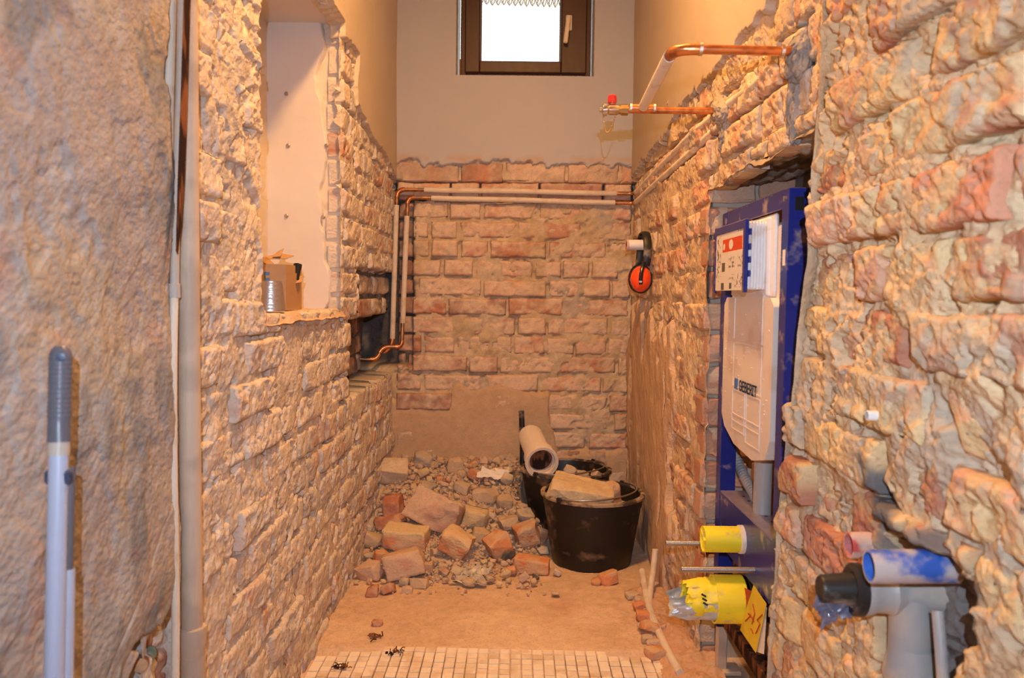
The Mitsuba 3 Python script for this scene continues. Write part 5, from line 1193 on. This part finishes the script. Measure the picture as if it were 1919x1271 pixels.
m0, m1 = at(1016, 868, 3.20), at(994, 818, 3.47); dd = m1 - m0; LL = np.linalg.norm(dd)
obj('pipe', along(lathe([(.049, .02), (.0545, .02), (.0545, LL), (.049, LL)], 44), m0, dd), 'mat_pvc', wp)
obj('socket', along(lathe([(.058, 0), (.069, -.001), (.0705, .004), (.0705, .014), (.066, .018), (.066, .066), (.061, .078), (.0545, .084)], 48), m0, dd), 'mat_pvc', wp)
obj('seal', along(lathe([(.058, 0.001), (.055, .006), (.058, .014), (.052, .03), (.050, .07), (.050, LL)], 48), m0, dd), 'mat_pvc', wp)
k2 = obj('dirt', along(lathe([(0, .05), (.05, .045)], 36), m0, dd), 'mat_rust', wp, label='dark dirt inside the pipe mouth')
k = obj('black_rod', tube([at(977, 770, 3.505), at(979, 815, 3.50), np.array([at(981, 900, 3.47)[0], 3.47, .02])], .0125, 18), 'mat_black'); tag(k, 'black rod standing upright behind the rear bucket', 'rod')
# debris strip and conduits along the right wall
cpts = [onF(1203, 1070, .05), onF(1208, 1100, .03), onF(1214, 1130, .022), onF(1230, 1175, .018), onF(1252, 1222, .015), onF(1275, 1262, .015)]
k = obj('floor_conduit', tube(cpts, .011, 14, smooth_path=50), 'mat_sleeve'); tag(k, 'dusty conduit running along the foot of the right wall towards the tiles', 'conduit')
cq = [onF(1228, 1030, .14), onF(1224, 1070, .075), onF(1218, 1112, .03), onF(1217, 1135, .02)]
k = obj('floor_conduit', tube(cq, .0105, 14, smooth_path=40), 'mat_sleeve'); tag(k, 'short dusty conduit coming down the right wall beside the front bucket', 'conduit')
for i, (px, py, w, h, kd) in enumerate(((1185, 1118, 26, 14, 'tan'), (1198, 1140, 24, 16, 'orange'), (1207, 1158, 30, 20, 'orange'), (1204, 1178, 18, 12, 'tan'), (1218, 1184, 34, 24, 'orange'), (1214, 1200, 24, 14, 'tan'), (1233, 1226, 46, 22, 'orange'), (1225, 1208, 26, 14, 'pink'), (1246, 1215, 16, 12, 'tan'), (1200, 1126, 20, 12, 'tan'), (1232, 1165, 18, 18, 'orange'), (1242, 1180, 16, 16, 'pink'))):
    key = stone('brick_crumb', 'crumbly brick bit in the debris strip along the foot of the right wall', 'brick crumb', px, py, w, h, kd, base=onF(px, py + h * .4), group='crumbs along the right wall', detail=.007, boxy=.8, cuts=2)
    labels[key]['label'] = 'crumbly brick bit in the debris strip along the foot of the right wall' if i != 6 else 'largest brick bit at the near end of the debris strip by the tiles'
    if i == 6: labels[key].pop('group', None)
def strip():
    xs, ys = np.linspace(.33, .56, 60), np.linspace(1.95, 2.72, 150); X, Y = np.meshgrid(xs, ys, indexing='ij')
    e = sstep(.36, .43, X + .03 * (fbm(P2(X, Y, 18, 3), 3, 2) - .5)) * sstep(2.70, 2.60, Y)
    Z = -.012 + e * (.022 + .035 * fbm(P2(X, Y, 30, 3), 4, 3) * 1.0 - .014)
    n1, n2 = X.shape; i, j = np.meshgrid(np.arange(n1 - 1), np.arange(n2 - 1), indexing='ij')
    q = np.stack([i * n2 + j, (i + 1) * n2 + j, (i + 1) * n2 + j + 1, i * n2 + j + 1], -1).reshape(-1, 4)
    c = lerp((.58, .40, .26), (.60, .34, .21), fbm(P2(X, Y, 25, 3), 3, 3))
    return (np.stack([X, Y, Z], -1).reshape(-1, 3), np.vstack([q[:, [0, 1, 2]], q[:, [0, 2, 3]]])), c.reshape(-1, 3)
(v, f), c = strip()
k = obj('debris_strip', trimesh.Trimesh(v, f, process=False), 'mat_masonry', smooth=True, color=c); tag(k, 'brick dust and crumbs along the foot of the right wall', 'rubble', kind='stuff')

# ------------------------------------------------------------------ lamp (above the picture)
lp = thing('ceiling_lamp', 'round flat lamp on the ceiling above the picture', 'lamp')
disc = lathe([(0, 0), (.09, 0)], 48)
v = np.array(disc.vertices) + np.array(LAMP); dm = trimesh.Trimesh(v, disc.faces, process=False)
if dm.face_normals[:, 2].mean() > 0: dm = trimesh.Trimesh(v, disc.faces[:, ::-1], process=False)
scene[f'{lp}__diffuser'] = {**mikit.ply(dm, smooth=False), 'emitter': {'type': 'area', 'radiance': rgb(*LAMP_RGB.tolist())}}
obj('housing', moved(lathe([(.09, -.004), (.10, -.004), (.105, .0), (.105, ZC - LAMP[2] - .001), (0, ZC - LAMP[2] - .001), (0, .004), (.09, .004)], 48), LAMP), 'mat_white_plastic', lp)
